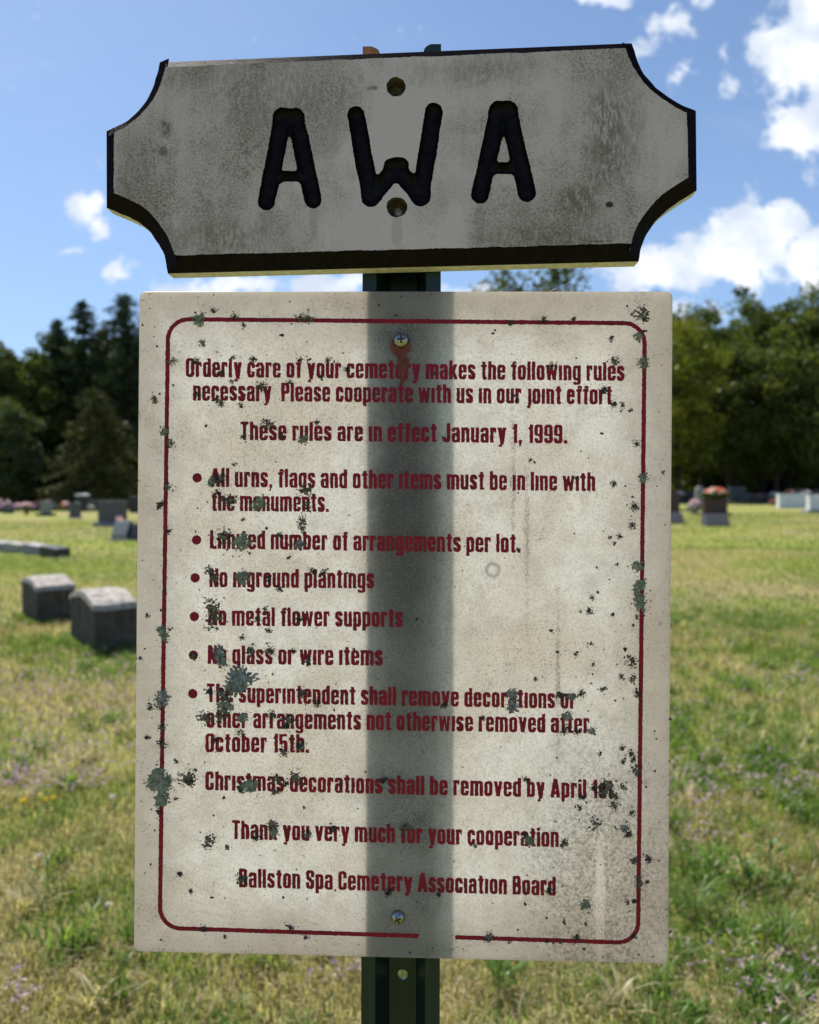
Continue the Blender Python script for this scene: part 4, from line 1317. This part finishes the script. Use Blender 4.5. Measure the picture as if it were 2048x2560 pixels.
# ------------------------------------------------------------------ gravestones
def prism_bm(prof, t, bev=0.012, segs=2, jig=0.0, seed=0, mats_top=None):
    """profile in x-z, extruded t in y (centred), edges bevelled; optional rock-pitched jitter"""
    bm = bmesh.new()
    a = [bm.verts.new((x, -t / 2, z)) for x, z in prof]
    b = [bm.verts.new((x, t / 2, z)) for x, z in prof]
    n = len(prof)
    bm.faces.new(a); bm.faces.new(b[::-1])
    for k in range(n):
        bm.faces.new([a[k], b[k], b[(k + 1) % n], a[(k + 1) % n]])
    bmesh.ops.recalc_face_normals(bm, faces=bm.faces)
    if bev:
        es = [e for e in bm.edges if len(e.link_faces) == 2 and e.calc_face_angle(0) > .5 and max(v.co.z for v in e.verts) > .02]
        bmesh.ops.bevel(bm, geom=es, offset=bev, segments=segs, affect='EDGES', profile=.5, clamp_overlap=True)
    return bm


def arch(w_, h_, rise, n=10, kind='arch'):
    pts = [(-w_ / 2, 0), (w_ / 2, 0), (w_ / 2, h_ - rise)]
    if rise > 0:
        for k in range(1, n):
            t = k / n
            x = w_ / 2 - w_ * t
            if kind == 'arch': z = h_ - rise + rise * math.sin(math.pi * t)
            elif kind == 'serp': z = h_ - rise + rise * (0.5 - .5 * math.cos(2 * math.pi * t))
            else: z = h_ - rise + rise * (1 - abs(2 * t - 1))
            pts.append((x, z))
    pts.append((-w_ / 2, h_ - rise))
    return pts


def stone(px, py, w_, h_, t, rise, kind, mat, label, base=None, base_mat=None, rz=0.0, name='gravestone', group=None, sink=.03):
    p = on_ground(px, py)
    p = np.array([p[0], p[1] + t / 2, p[2] - sink])
    root = empty(name, p, label, 'gravestone', group or 'gravestones across the lawn', rz)
    bz = 0
    if base:
        bw, bh, bt = base
        bm = prism_bm(arch(bw, bh + sink, 0), bt, .015)
        bm_obj('base', bm, base_mat or M['rough_granite'], root)
        bz = bh + sink - .001
    bm = prism_bm(arch(w_, h_ + (0 if base else sink), rise, 12, kind), t, .012)
    bmesh.ops.translate(bm, verts=bm.verts, vec=(0, 0, bz))
    bm_obj('tablet', bm, mat, root)
    return root


def slant(px, py, w_, h_, t, mat, label, base=None, rz=0.0, lean=.6):
    """slant marker: face leaning back"""
    p = on_ground(px, py)
    root = empty('slant_marker', (p[0], p[1] + t / 2, p[2] - .03), label, 'gravestone', 'gravestones across the lawn', rz)
    prof = [(-t / 2, 0), (t / 2, 0), (t / 2, h_), (t / 2 - t * (1 - lean), h_), (-t / 2, h_ * .22)]
    bm = prism_bm(prof, w_, .012)
    bmesh.ops.rotate(bm, verts=bm.verts, cent=(0, 0, 0), matrix=Matrix.Rotation(math.pi / 2, 3, 'Z'))
    bz = 0
    if base:
        b2 = prism_bm(arch(base[0], base[1], 0), base[2], .012)
        bm_obj('base', b2, M['rough_granite'], root); bz = base[1] - .001
    bmesh.ops.translate(bm, verts=bm.verts, vec=(0, 0, bz))
    bm_obj('tablet', bm, mat, root)
    return root


# two old squat markers, seen corner-on
def squat(near, ang, L, t, hh_, label):
    """near = pixel of the near bottom corner; the broad arched face runs back-left from it"""
    p = on_ground(*near)
    root = empty('gravestone', p, label, 'gravestone', 'pair of old squat gravestones', ang)
    root['_local'] = 1
    # local: -x along the broad face (away from the near corner), +y through the thickness
    nx = 14
    V, Fc, ix = [], [], []
    prof = []
    for k in range(nx + 1):
        s = k / nx
        z = hh_[0] * (1 - s) + hh_[2] * s + (hh_[1] - (hh_[0] + hh_[2]) / 2) * math.sin(math.pi * s) ** 1.25
        prof.append((-L * s, z))
    r = random.Random(int(near[0]))
    ny = 5
    band = .055
    rows = []
    for j in range(ny + 1):
        y = t * j / ny
        row = []
        for k, (x, z) in enumerate(prof):
            edge_ = (j in (0, ny)) or (k in (0, nx))
            row.append(len(V)); V.append((x + r.uniform(-.006, .006), y + r.uniform(-.006, .006), z + r.uniform(-.008, .008) - (.012 if edge_ else 0)))
        rows.append(row)
    for j in range(ny):
        for k in range(nx):
            Fc.append([rows[j][k], rows[j + 1][k], rows[j + 1][k + 1], rows[j][k + 1]][::-1]); ix.append(0)
    loop = rows[0][:] + [rows[j][nx] for j in range(1, ny + 1)] + rows[ny][::-1][1:] + [rows[j][0] for j in range(ny - 1, 0, -1)]
    lows, bots = [], []
    cxm, cym = -L / 2, t / 2
    for v_ in loop:
        x, y, z = V[v_]
        x2 = cxm + (x - cxm) * (1 + .035 / L * 1.2); y2 = cym + (y - cym) * (1 + .02 / t)
        lows.append(len(V)); V.append((x2, y2, z - band))
    l3 = []
    for v_ in loop:
        x, y, z = V[v_]
        l3.append(len(V)); V.append((x, y, z - band - .012))
    for v_ in loop:
        x, y, z = V[v_]
        bots.append(len(V)); V.append((x * 1.0, y, -.06))
    nl = len(loop)
    for k in range(nl):
        k2 = (k + 1) % nl
        Fc.append([loop[k], loop[k2], lows[k2], lows[k]]); ix.append(0)
        Fc.append([lows[k], lows[k2], l3[k2], l3[k]]); ix.append(1)
        Fc.append([l3[k], l3[k2], bots[k2], bots[k]]); ix.append(1)
    top = [(f_, i) for f_, i in zip(Fc, ix)]
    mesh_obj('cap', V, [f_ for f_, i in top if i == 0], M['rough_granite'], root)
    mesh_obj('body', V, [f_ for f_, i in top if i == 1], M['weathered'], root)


squat((238, 1636), R(-52), .88, .40, (.475, .56, .50), 'squat weathered gravestone with pale arched top, nearer the rules sign')
squat((94, 1560), R(-50), .74, .42, (.445, .52, .475), 'squat weathered gravestone with pale arched top, left behind its twin')

# flat lying stones
for k, (px, py, w_, col, lab) in enumerate(((14, 1378, .55, 'grey_granite', 'low flat grave marker at far left with dark front'), (45, 1381, .6, 'rough_granite', 'low flat grave marker, second from left in its short row'),
                                             (93, 1385, .6, 'grey_granite', 'low flat grave marker, third from left in its short row'), (138, 1392, .62, 'dark_granite', 'low dark flat grave marker at right end of its row'))):
    p = on_ground(px, py)
    root = empty('flat_marker', (p[0], p[1], p[2] - .02), lab, 'grave marker', 'low flat markers in a row', R(-28))
    bm = prism_bm([(-w_ / 2, 0), (w_ / 2, 0), (w_ / 2, .24), (-w_ / 2, .30)], .40, .02)
    bm_obj('slab', bm, M[col], root)

stone(279, 1316, 1.30, 1.02, .30, 0.0, 'arch', M['granite'], 'large square-topped grey monument left of the rules sign', (1.70, .2, .55), M['grey_granite'])
s_flag = slant(300, 1352, .55, .58, .42, M['grey_granite'], 'pale grey slant gravestone with a small flag beside it', (.75, .1, .55), R(-14))
slant(334, 1352, .50, .50, .40, M['dark_granite'], 'dark slant gravestone against the left edge of the rules sign', (.66, .08, .5), R(-14))

# flag on its stick
p = on_ground(291, 1340)
fl = empty('small_flag', (p[0], p[1], p[2]), 'small red and white striped flag leaning before the large grey monument', 'flag')
fl['_local'] = 1
m, g = new_mat('flag_cloth'); M['flag'] = m
uvn = g.n('ShaderNodeAttribute', attribute_name='col').outputs['Color']
su = g.n('ShaderNodeSeparateColor', {0: uvn})
stp = g.math('GREATER_THAN', g.math('FRACT', g.math('MULTIPLY', su.outputs[1], 6.5)), 0.5)
cfl = g.mix(stp, (0.42, 0.03, 0.05, 1), (0.75, 0.72, 0.72, 1))
can = g.math('MULTIPLY', g.math('LESS_THAN', su.outputs[0], 0.4), g.math('GREATER_THAN', su.outputs[1], 0.46))
cfl = g.mix(can, cfl, (0.03, 0.04, 0.16, 1))
dif = g.n('ShaderNodeBsdfDiffuse', {'Color': cfl}); tr = g.n('ShaderNodeBsdfTranslucent', {'Color': cfl})
finish(g, g.n('ShaderNodeMixShader', {0: .45, 1: dif.outputs[0], 2: tr.outputs[0]}).outputs[0])
V, Cc, Fc = [], [], []
nu, nv = 10, 8
for j in range(nv + 1):
    for i in range(nu + 1):
        u_, v_ = i / nu, j / nv
        V.append((0.13 - .02 + .30 * u_ * .62 - .14 * (1 - v_) * 1.0, .03 * math.sin(u_ * 7 + v_ * 2), .62 + .26 * v_ - .36 * u_ * u_ - .12 * u_))
        Cc.append((u_, v_, 0))
for j in range(nv):
    for i in range(nu):
        a = j * (nu + 1) + i
        Fc.append([a, a + 1, a + nu + 2, a + nu + 1])
mesh_obj('cloth', V, np.array(Fc), M['flag'], fl, colors=np.array(Cc), smooth=True)
bm = bmesh.new()
bmesh.ops.create_cone(bm, cap_ends=True, segments=8, radius1=.006, radius2=.006, depth=.98, matrix=Matrix.Translation((.02, 0, .45)) @ Matrix.Rotation(.28, 4, 'Y'))
bm_obj('stick', bm, M['bark'], fl)

# farther stones on the left
stone(113, 1290, .72, .95, .25, .10, 'arch', M['grey_granite'], 'upright grey gravestone on a dark base at far left', (1.3, .2, .5), M['dark_granite'])
stone(186, 1296, .66, .95, .25, .12, 'arch', M['granite'], 'upright dark gravestone with pale pinkish top beside a tall dark one', (.8, .12, .4), M['rough_granite'])
tall = stone(204, 1279, 1.05, 1.45, .35, 0, 'arch', M['dark_granite'], 'tallest dark monument with pale cap at the left, beside the grey one')
bm = prism_bm(arch(1.25, .22, .1), .5, .03); bmesh.ops.translate(bm, verts=bm.verts, vec=(0, 0, 1.47)); bm_obj('cap', bm, M['white_marble'], tall)
stone(340, 1282, 1.1, 1.35, .35, .0, 'arch', M['dark_granite'], 'dark stone half hidden by the left edge of the rules sign')
far_left = [(20, 1284, .8, .7, 'granite'), (150, 1276, .9, .8, 'grey_granite'), (84, 1272, 1.0, .9, 'granite'), (130, 1270, .9, .8, 'rough_granite'), (232, 1270, .8, .8, 'granite'), (5, 1270, 1.0, .9, 'dark_granite'), (45, 1268, .9, .8, 'granite'), (165, 1266, .9, .9, 'dark_granite')]
for k, (px, py, w_, h_, mt) in enumerate(far_left):
    stone(px, py, w_, h_, .25, .08 if k % 2 else 0, 'arch', M[mt], 'small upright gravestone in the far row before the left-hand trees', None, None, 0, 'gravestone', 'far row of gravestones at the left')

# right side
stone(1672, 1300, 1.05, 1.45, .3, .20, 'arch', M['brown_granite'], 'dark brown gravestone half hidden by the right edge of the rules sign', None)
slant(1690, 1310, .75, .50, .55, M['granite'], 'dark low marker in front of the half hidden brown gravestone', None, 0, .55)
stone(1790, 1288, 1.30, 1.12, .35, 0.0, 'arch', M['brown_granite'], 'dark brown gravestone with an orange bouquet on top', (1.75, .12, .6), M['brown_granite'])
slant(1797, 1316, .92, .50, .60, M['granite'], 'low dark marker with pale sloping top below the orange bouquet', None, 0, .5)
stone(1844, 1256, 1.75, 1.55, .4, 0.0, 'arch', M['granite'], 'broad grey monument behind and right of the orange bouquet', (2.0, .1, .6), M['granite'])
stone(1751, 1262, .8, 1.7, .35, .25, 'arch', M['grey_granite'], 'grey round-topped stone left of the orange bouquet')
slant(1984, 1270, 2.05, 1.05, .5, M['white_marble'], 'bright white sloping gravestone at the right', None, 0, .12)
slant(2052, 1282, 1.3, .85, .42, M['white_marble'], 'white sloping gravestone cut off by the right edge of the photo', (1.7, .2, .9), 0, .12)
far_right = [(1890, 1248, 1.0, .8, 'dark_granite'), (1905, 1250, .9, .75, 'brown_granite'), (1925, 1246, 1.6, .9, 'granite'), (1945, 1258, .6, .8, 'brown_granite'), (1960, 1242, 1.2, 1.1, 'dark_granite'), (2000, 1241, 1.3, 1.3, 'granite'), (2030, 1248, 1.0, 1.2, 'brown_granite'), (2046, 1244, 1.0, 1.3, 'dark_granite'), (1716, 1248, 1.3, 1.1, 'granite'), (1730, 1258, 1.0, .9, 'dark_granite'), (1870, 1243, 1.0, 1.0, 'granite')]
for k, (px, py, w_, h_, mt) in enumerate(far_right):
    stone(px, py, w_, h_, .28, .1 if k % 3 == 0 else 0, 'arch', M[mt], 'small upright gravestone in the far row before the right-hand trees', None, None, 0, 'gravestone', 'far row of gravestones at the right')


def bouquet(px, py, rx, rz_, cols, label, base_h=0.0, n=260, seed=1, leaf=.25, Y=None):
    """a cluster of blossoms; base_h lifts it on to what carries it"""
    p = on_ground(px, py) if Y is None else at_depth(px, py, Y)
    root = tag(empty('bouquet', p, label, 'flowers'), group='flowers on the graves')
    root['_local'] = 1
    r = np.random.default_rng(seed)
    d = r.normal(size=(n, 3)); d /= np.linalg.norm(d, axis=1, keepdims=True)
    d[:, 2] = np.abs(d[:, 2]) * 1.1 - .1
    rad = (0.55 + .45 * r.random((n, 1)))
    P = d * rad * [rx, rx * .7, rz_] + [0, 0, base_h]
    pal = np.array(cols)
    kk = (np.floor((fbm(P[:, 0] / rx * 3 + 9, P[:, 2] / rz_ * 3 + 5, seed, 2) * 1.6 - .3) * len(pal)).astype(int)).clip(0, len(pal) - 1)
    c = pal[kk] * (0.75 + .5 * r.random((n, 1)))
    v, f_, c_ = quads_cloud(P, rx * .30, c, seed, .3)
    mesh_obj('flowers', v, f_, M['petal'], root, colors=c_)
    ng = int(n * leaf)
    if ng:
        d = r.normal(size=(ng, 3)); d /= np.linalg.norm(d, axis=1, keepdims=True); d[:, 2] = d[:, 2] * .4 - .1
        v, f_, c_ = quads_cloud(d * [rx * 1.05, rx * .7, rz_] + [0, 0, base_h], rx * .36, np.array([[.05, .10, .02]]) * (0.6 + .8 * r.random((ng, 1))), seed + 1)
        mesh_obj('leaves', v, f_, M['grass'], root, colors=c_)
    return root


def vase(root, h_, r_, mat):
    bm = bmesh.new()
    bmesh.ops.create_cone(bm, cap_ends=True, segments=14, radius1=r_ * .7, radius2=r_, depth=h_, matrix=Matrix.Translation((0, 0, h_ / 2)))
    bm_obj('vase', bm, mat, root)


RED, PNK, ORG, WHT, MAG = (.55, .05, .05), (.75, .42, .52), (.80, .28, .08), (.85, .80, .80), (.65, .16, .38)
b = bouquet(1790, 1236, .68, .40, [(.85, .38, .16), (.8, .24, .12), (.85, .55, .46), (.75, .70, .55)], 'orange and pink bouquet on top of the dark brown gravestone', 0.0, 420, 3, .5, Y=on_ground(1790, 1288)[1] + .2)
b = bouquet(1736, 1285, .42, .42, [WHT, PNK, WHT, (.7, .55, .55)], 'round pale pink flower ball between the dark brown gravestones', .45, 300, 4, .2); vase(b, .4, .28, M['rough_granite'])
b = bouquet(1904, 1254, .50, .32, [PNK, MAG], 'bright pink flowers low on the lawn before the far row', .05, 160, 5, .1)
b = bouquet(66, 1287, .50, .5, [(.6, .2, .1), PNK, WHT, (.45, .25, .08)], 'orange and pink bouquet in a dark vase at far left', .55, 260, 6, .25); vase(b, .55, .18, M['dark_granite'])
b = bouquet(6, 1282, .42, .42, [WHT, PNK, (.5, .3, .6)], 'white and pink bouquet at the left photo edge', .45, 240, 7, .3); vase(b, .42, .2, M['granite'])
b = bouquet(163, 1272, .55, .5, [PNK, WHT, (.7, .3, .2)], 'pink bouquet left of the tall dark monument', .45, 240, 8, .15); vase(b, .42, .2, M['rough_granite'])
b = bouquet(227, 1279, .42, .36, [WHT, (.6, .55, .5)], 'white flower ball left of the large grey monument', .3, 200, 9, .15); vase(b, .3, .22, M['rough_granite'])
b = bouquet(138, 1268, .6, .4, [RED, MAG, (.7, .4, .3)], 'dark red and pink flowers right of the grey upright stone', .35, 160, 10, .2)
b = bouquet(84, 1270, .5, .4, [MAG, PNK], 'magenta flowers left of the grey upright stone', .4, 160, 11, .2)
b = bouquet(228, 1262, .5, .5, [RED, PNK, ORG], 'red and pink flowers right of the pale-capped monument', .7, 160, 12, .2)
b = bouquet(1974, 1243, .6, .4, [(.6, .35, .1), PNK], 'tan and orange flowers above the bright white gravestone', .9, 140, 13, .2)
b = bouquet(2026, 1256, .6, .5, [(.45, .1, .16), PNK], 'dark pink flowers between the two white gravestones', .3, 160, 14, .25)
b = bouquet(1937, 1264, .5, .4, [(.35, .08, .14), (.3, .2, .1)], 'dull red flowers left of the bright white gravestone', .25, 140, 15, .3)
b = bouquet(1701, 1240, .6, .45, [PNK, WHT], 'pale pink flowers behind the half hidden brown gravestone', .9, 140, 16, .2)

q = random.Random(31)
for k in range(15):
    px = 4 + 228 * k / 14 + q.uniform(-6, 6)
    bouquet(px, 1262 + q.uniform(-6, 8), q.uniform(.3, .6), q.uniform(.3, .5), q.choice(([PNK, WHT], [WHT, (.6, .5, .55)], [MAG, PNK, WHT], [RED, WHT], [(.45, .3, .6), PNK])), 'small bunch of flowers in the far row at the left', q.uniform(.3, .9), 130, 60 + k, .1)
for k in range(11):
    px = 1880 + 165 * k / 10 + q.uniform(-5, 5)
    bouquet(px, 1241 + q.uniform(-3, 5), q.uniform(.35, .6), q.uniform(.3, .5), q.choice(([PNK, WHT], [WHT, (.5, .5, .55)], [MAG, (.3, .2, .2)], [RED, WHT])), 'small bunch of flowers in the far row at the right', q.uniform(.2, .9), 110, 90 + k, .2)

# ------------------------------------------------------------------ trees
def tube_bm(bm, pts, radii, seg=7):
    rings = []
    for i, (p, r_) in enumerate(zip(pts, radii)):
        d = (Vector(pts[min(i + 1, len(pts) - 1)]) - Vector(pts[max(i - 1, 0)])).normalized()
        qn = d.to_track_quat('Z', 'Y')
        rings.append([bm.verts.new(Vector(p) + qn @ Vector((r_ * math.cos(6.283 * k / seg), r_ * math.sin(6.283 * k / seg), 0))) for k in range(seg)])
    for i in range(len(rings) - 1):
        for k in range(seg):
            bm.faces.new([rings[i][k], rings[i][(k + 1) % seg], rings[i + 1][(k + 1) % seg], rings[i + 1][k]])


def broadleaf_mesh(seed, H, W, base, n_clump, per, size, cols, name, sparse=0.0):
    """crown (leaf faces in clumps) and trunk with limbs, as mesh data in local metres"""
    r = np.random.default_rng(seed)
    cen = []
    while len(cen) < n_clump:
        d = r.normal(size=3); d /= np.linalg.norm(d)
        rad = 0.35 + .65 * r.random() ** .6
        p = d * rad * [W / 2, W / 2, (H - base) / 2]
        lump = 0.80 + .45 * (fbm(np.array(d[0] * 1.6 + 7), np.array(d[2] * 1.6 + d[1]), seed, 2))
        p = p * lump
        p[2] += base + (H - base) * .5
        cen.append(p)
    cen = np.array(cen)
    zmax = cen[:, 2].max(); cen[:, 2] = base * .6 + (cen[:, 2] - base * .6) * (H - size - base * .6) / (zmax + .8 - base * .6)
    cr = (0.09 + .08 * r.random(n_clump)) * W
    P = np.repeat(cen, per, 0)
    off = r.normal(size=P.shape); off /= np.linalg.norm(off, axis=1, keepdims=True)
    P = P + off * (np.repeat(cr, per)[:, None]) * (r.random((len(P), 1)) ** .4) * [1.15, 1.15, .75]
    pal = np.array(cols)
    cc = pal[r.integers(0, len(pal), n_clump)]
    c = np.repeat(cc, per, 0) * (0.7 + .6 * r.random((len(P), 1)))
    v, f_, c_ = quads_cloud(P, size * (0.6 + .8 * r.random(len(P))), c, seed, 0.5, .7)
    bm = bmesh.new()
    tr = 0.018 * H
    tube_bm(bm, [(0, 0, -.3), (.05, 0, base * .6), (0.1, .1, H * .45), (0, .1, H * .8)], [tr * 1.35, tr, tr * .7, tr * .2], 8)
    for k in range(9):
        z0 = base * .6 + (H * .5 - base * .6) * k / 9
        e = cen[r.integers(0, n_clump)]
        tube_bm(bm, [(0, 0, z0), (e[0] * .45, e[1] * .45, z0 + (max(e[2], z0 + .5) - z0) * .6), (e[0] * .95, e[1] * .95, max(e[2], z0 + .8))], [tr * .45, tr * .28, tr * .08], 5)
    return (v, f_, c_), bm


def conifer_mesh(seed, H, W, base, cols, size=.4, droop=.15, dens=1.0, ragged=.3):
    r = np.random.default_rng(seed)
    P, C_ = [], []
    pal = np.array(cols)
    bm = bmesh.new()
    tube_bm(bm, [(0, 0, -.3), (0, 0, H * .5), (0, 0, H * .985)], [.014 * H, .009 * H, .02], 8)
    z = base
    while z < H - .3:
        t = (z - base) / (H - base)
        nb = 7
        for k in range(nb):
            az = r.random() * 6.283
            L = W / 2 * (1 - t) ** .62 * (1 - ragged + ragged * 1.7 * r.random()) + .25
            nL = int(max(8, L * 26 * dens))
            s = r.random(nL) ** .7
            tip = np.array([math.cos(az), math.sin(az), 0])
            p = np.outer(s * L, tip); p[:, 2] = z + s * L * (.18 - droop * s * 2)
            p += r.normal(size=p.shape) * [.22, .22, .14] * (0.5 + .06 * W)
            P.append(p); C_.append(np.repeat(pal[r.integers(0, len(pal))][None], nL, 0) * (0.65 + .7 * r.random((nL, 1))))
            if k < 3:
                tube_bm(bm, [(0, 0, z), tuple(tip * L * .5 + [0, 0, z + L * .08]), tuple(tip * L * .9 + [0, 0, z + L * (.16 - droop)])], [.05, .035, .01], 4)
        z += .42 + .25 * r.random()
    tp = np.zeros((30, 3)); tp[:, 2] = H - r.random(30) * 1.2; tp += r.normal(size=tp.shape) * [.12, .12, 0]
    P.append(tp); C_.append(np.repeat(pal[:1], 30, 0))
    P = np.concatenate(P); c = np.concatenate(C_)
    v, f_, c_ = quads_cloud(P, size * (0.6 + .8 * r.random(len(P))), c, seed, .8, .45)
    return (v, f_, c_), bm


def place_tree(kind, px, top, Y, make, label, group, mat, name, rz=None, shared=None):
    """the trunk stands on the lawn at depth Y under photo column px; its height follows from the top seen"""
    x = (px - 1024) / F * Y
    zg = float(ground_z(x, Y))
    root = empty(name, (x, Y, zg), label, 'tree', group)
    root['_local'] = 1
    H = 1.5 + (1229 - top) / F * Y - zg
    (v, f_, c_), bm = make(H)
    mesh_obj('crown', v, f_, mat, root, colors=c_)
    bm_obj('trunk', bm, M['bark'], root)
    return root


OAK = [(.088, .108, .030), (.105, .128, .034), (.068, .086, .027), (.125, .142, .038)]
LIME = [(.14, .15, .022), (.165, .17, .024), (.10, .12, .022)]
PINE = [(.038, .058, .030), (.048, .070, .034), (.060, .083, .036)]
OLIVE = [(.075, .078, .028), (.09, .09, .032), (.06, .066, .026)]
GREY = [(.09, .108, .055), (.07, .09, .042)]

oak = lambda W, base, nc=120, per=75, size=.62, cols=OAK, seed=0: (lambda H: broadleaf_mesh(seed, H, W, base, int(nc * 1.25), int(per * 1.45), size * .70, cols, 'x'))
con = lambda W, base, cols=PINE, seed=0, **k: (lambda H: conifer_mesh(seed, H, W, base, cols, **k))
GL, GR = 'trees along the left edge of the cemetery', 'trees along the right edge of the cemetery'
LFT = [('c', 214, 752, 98, con(10.5, 3, PINE, 1, size=.42, ragged=.5), 'tall dark pine with pointed top, left of its taller neighbour', 'pine_tree'),
       ('c', 317, 738, 96, con(13, 3, PINE, 2, size=.42, ragged=.6), 'tallest dark pine beside the left edge of the rules sign', 'pine_tree'),
       ('c', 148, 800, 98, con(9.5, 2, PINE, 3, size=.42, ragged=.6), 'shorter ragged pine left of the two tallest pines', 'pine_tree'),
       ('b', 92, 858, 95, oak(8, 2, 110, 75, .6, OAK, 4), 'green broadleaf tree left of the ragged pine', 'broadleaf_tree'),
       ('b', 48, 862, 94, oak(7, 1.5, 110, 75, .6, OAK, 5), 'green broadleaf tree second from the left photo edge', 'broadleaf_tree'),
       ('b', 2, 838, 95, oak(8, 2, 110, 75, .6, GREY, 6), 'dull green broadleaf tree at the left photo edge', 'broadleaf_tree'),
       ('b', 40, 985, 86, oak(7, .6, 90, 70, .5, GREY, 7), 'low grey-green leafy tree at far left before taller trees', 'broadleaf_tree'),
       ('c', 238, 968, 78, con(11, .2, OLIVE, 8, size=.36, ragged=.25, dens=1.3), 'broad olive conical evergreen before the tall dark pines', 'evergreen_tree'),
       ('c', 262, 815, 104, con(7, 3, PINE, 9, size=.5), 'dark pine filling the gap between the two tallest pines', 'pine_tree'),
       ('c', 372, 800, 100, con(8, 2, PINE, 10, size=.5), 'dark pine standing just behind the left edge of the rules sign', 'pine_tree')]
RGT = [('b', 1684, 728, 92, oak(10, 2.5, 120, 75, .6, OAK, 21), 'rounded oak rising just right of the rules sign top corner', 'broadleaf_tree'),
       ('b', 1752, 764, 95, oak(9, 2.5, 110, 75, .6, OAK, 22), 'oak with the lowest crown between two rounded tops', 'broadleaf_tree'),
       ('b', 1838, 716, 98, oak(7.5, 5, 110, 75, .6, OAK, 23), 'oak with a distinct rounded dome standing above its neighbours', 'broadleaf_tree'),
       ('b', 1905, 748, 92, oak(10, 2.5, 120, 75, .6, OAK, 24), 'oak right of the rounded dome', 'broadleaf_tree'),
       ('b', 1968, 718, 90, oak(11, 2.5, 130, 75, .62, OAK, 25), 'large sunlit oak second from the right photo edge', 'broadleaf_tree'),
       ('b', 2046, 706, 88, oak(12, 2.5, 130, 75, .62, OAK, 26), 'tallest oak at the right photo edge', 'broadleaf_tree'),
       ('b', 1690, 798, 78, oak(8.5, 1.2, 120, 70, .5, LIME, 27), 'yellow-green tree against the right edge of the rules sign', 'broadleaf_tree'),
       ('b', 1820, 845, 84, oak(9, 3, 110, 70, .55, OAK, 28), 'shaded oak below the rounded dome', 'broadleaf_tree'),
       ('b', 1940, 850, 82, oak(10, 3, 110, 70, .55, OAK, 29), 'shaded oak low in front of the large sunlit oak', 'broadleaf_tree'),
       ('b', 2060, 860, 80, oak(10, 3, 110, 70, .55, OAK, 30), 'shaded oak low at the right photo edge', 'broadleaf_tree'),
       ('b', 1318, 655, 62, oak(10.5, 6, 80, 60, .55, [(.08, .09, .025), (.06, .075, .02)], 31), 'thin-leaved tree whose top shows between the two signs', 'broadleaf_tree')]
for (k, px, top, Y, mk, lab, nm_) in LFT:
    place_tree(k, px, top, Y, mk, lab, GL, M['needle'] if k == 'c' else M['leaf'], nm_)
for (k, px, top, Y, mk, lab, nm_) in RGT:
    place_tree(k, px, top, Y, mk, lab, GR, M['leaf'], nm_)

# deeper rows: one tree, then copies of it and its parts
DEEP = 'trees deeper in the wood'
first = place_tree('b', 1750, 800, 108, oak(11, 1.5, 120, 70, .75, OAK, 41), 'shaded tree deeper in the wood behind the front row', DEEP, M['leaf'], 'broadleaf_tree')
H0 = 1.5 + (1229 - 800) / F * 108
q = random.Random(12)
deep = []
for Y, step, top_r in ((110, 62, 800), (120, 70, 790), (131, 80, 790)):
    px = -80
    while px < 2150:
        if px < 420 or px > 1600 or Y == 120:
            tp = top_r + q.uniform(0, 40)
            if px < 110: tp += 85
            elif px < 420: tp += 30
            if 1690 < px < 1800: tp += 10
            deep.append((px + q.uniform(-12, 12), tp, Y + q.uniform(-3, 3)))
        px += step
for (px, tp, Y) in deep:
    x = (px - 1024) / F * Y
    zg = float(ground_z(x, Y))
    H = 1.5 + (1229 - tp) / F * Y - zg
    c = first.copy(); COL.objects.link(c)
    c.location = (x, Y, zg); c.rotation_euler = (0, 0, q.random() * 6.28)
    s = H / H0; c.scale = (s, s, s)
    for ch_ in list(first.children):
        d = ch_.copy(); COL.objects.link(d); d.parent = c

# brush under the trees, one uncountable mass; leaf colour darkened to give the wood's shaded interior
r = np.random.default_rng(5)
n = 26000
bx = (r.random(n) - .5) * 190; by = 112 + 14 * r.random(n)
bh = 1 + 6.5 * fbm(bx * .12, by * .1, 4, 3)
P = np.stack([bx, by, ground_z(bx, by) + r.random(n) * bh], -1)
v, f_, c_ = quads_cloud(P, .9 * (0.6 + .7 * r.random(n)), np.array([[.022, .034, .012]]) * (0.6 + .8 * r.random((n, 1))), 6, .3, .7)
tag(mesh_obj('undergrowth', v, f_, M['leaf'], colors=c_), kind='stuff')

# drop the builder's own marks
for o in scene.objects:
    if '_local' in o: del o['_local']
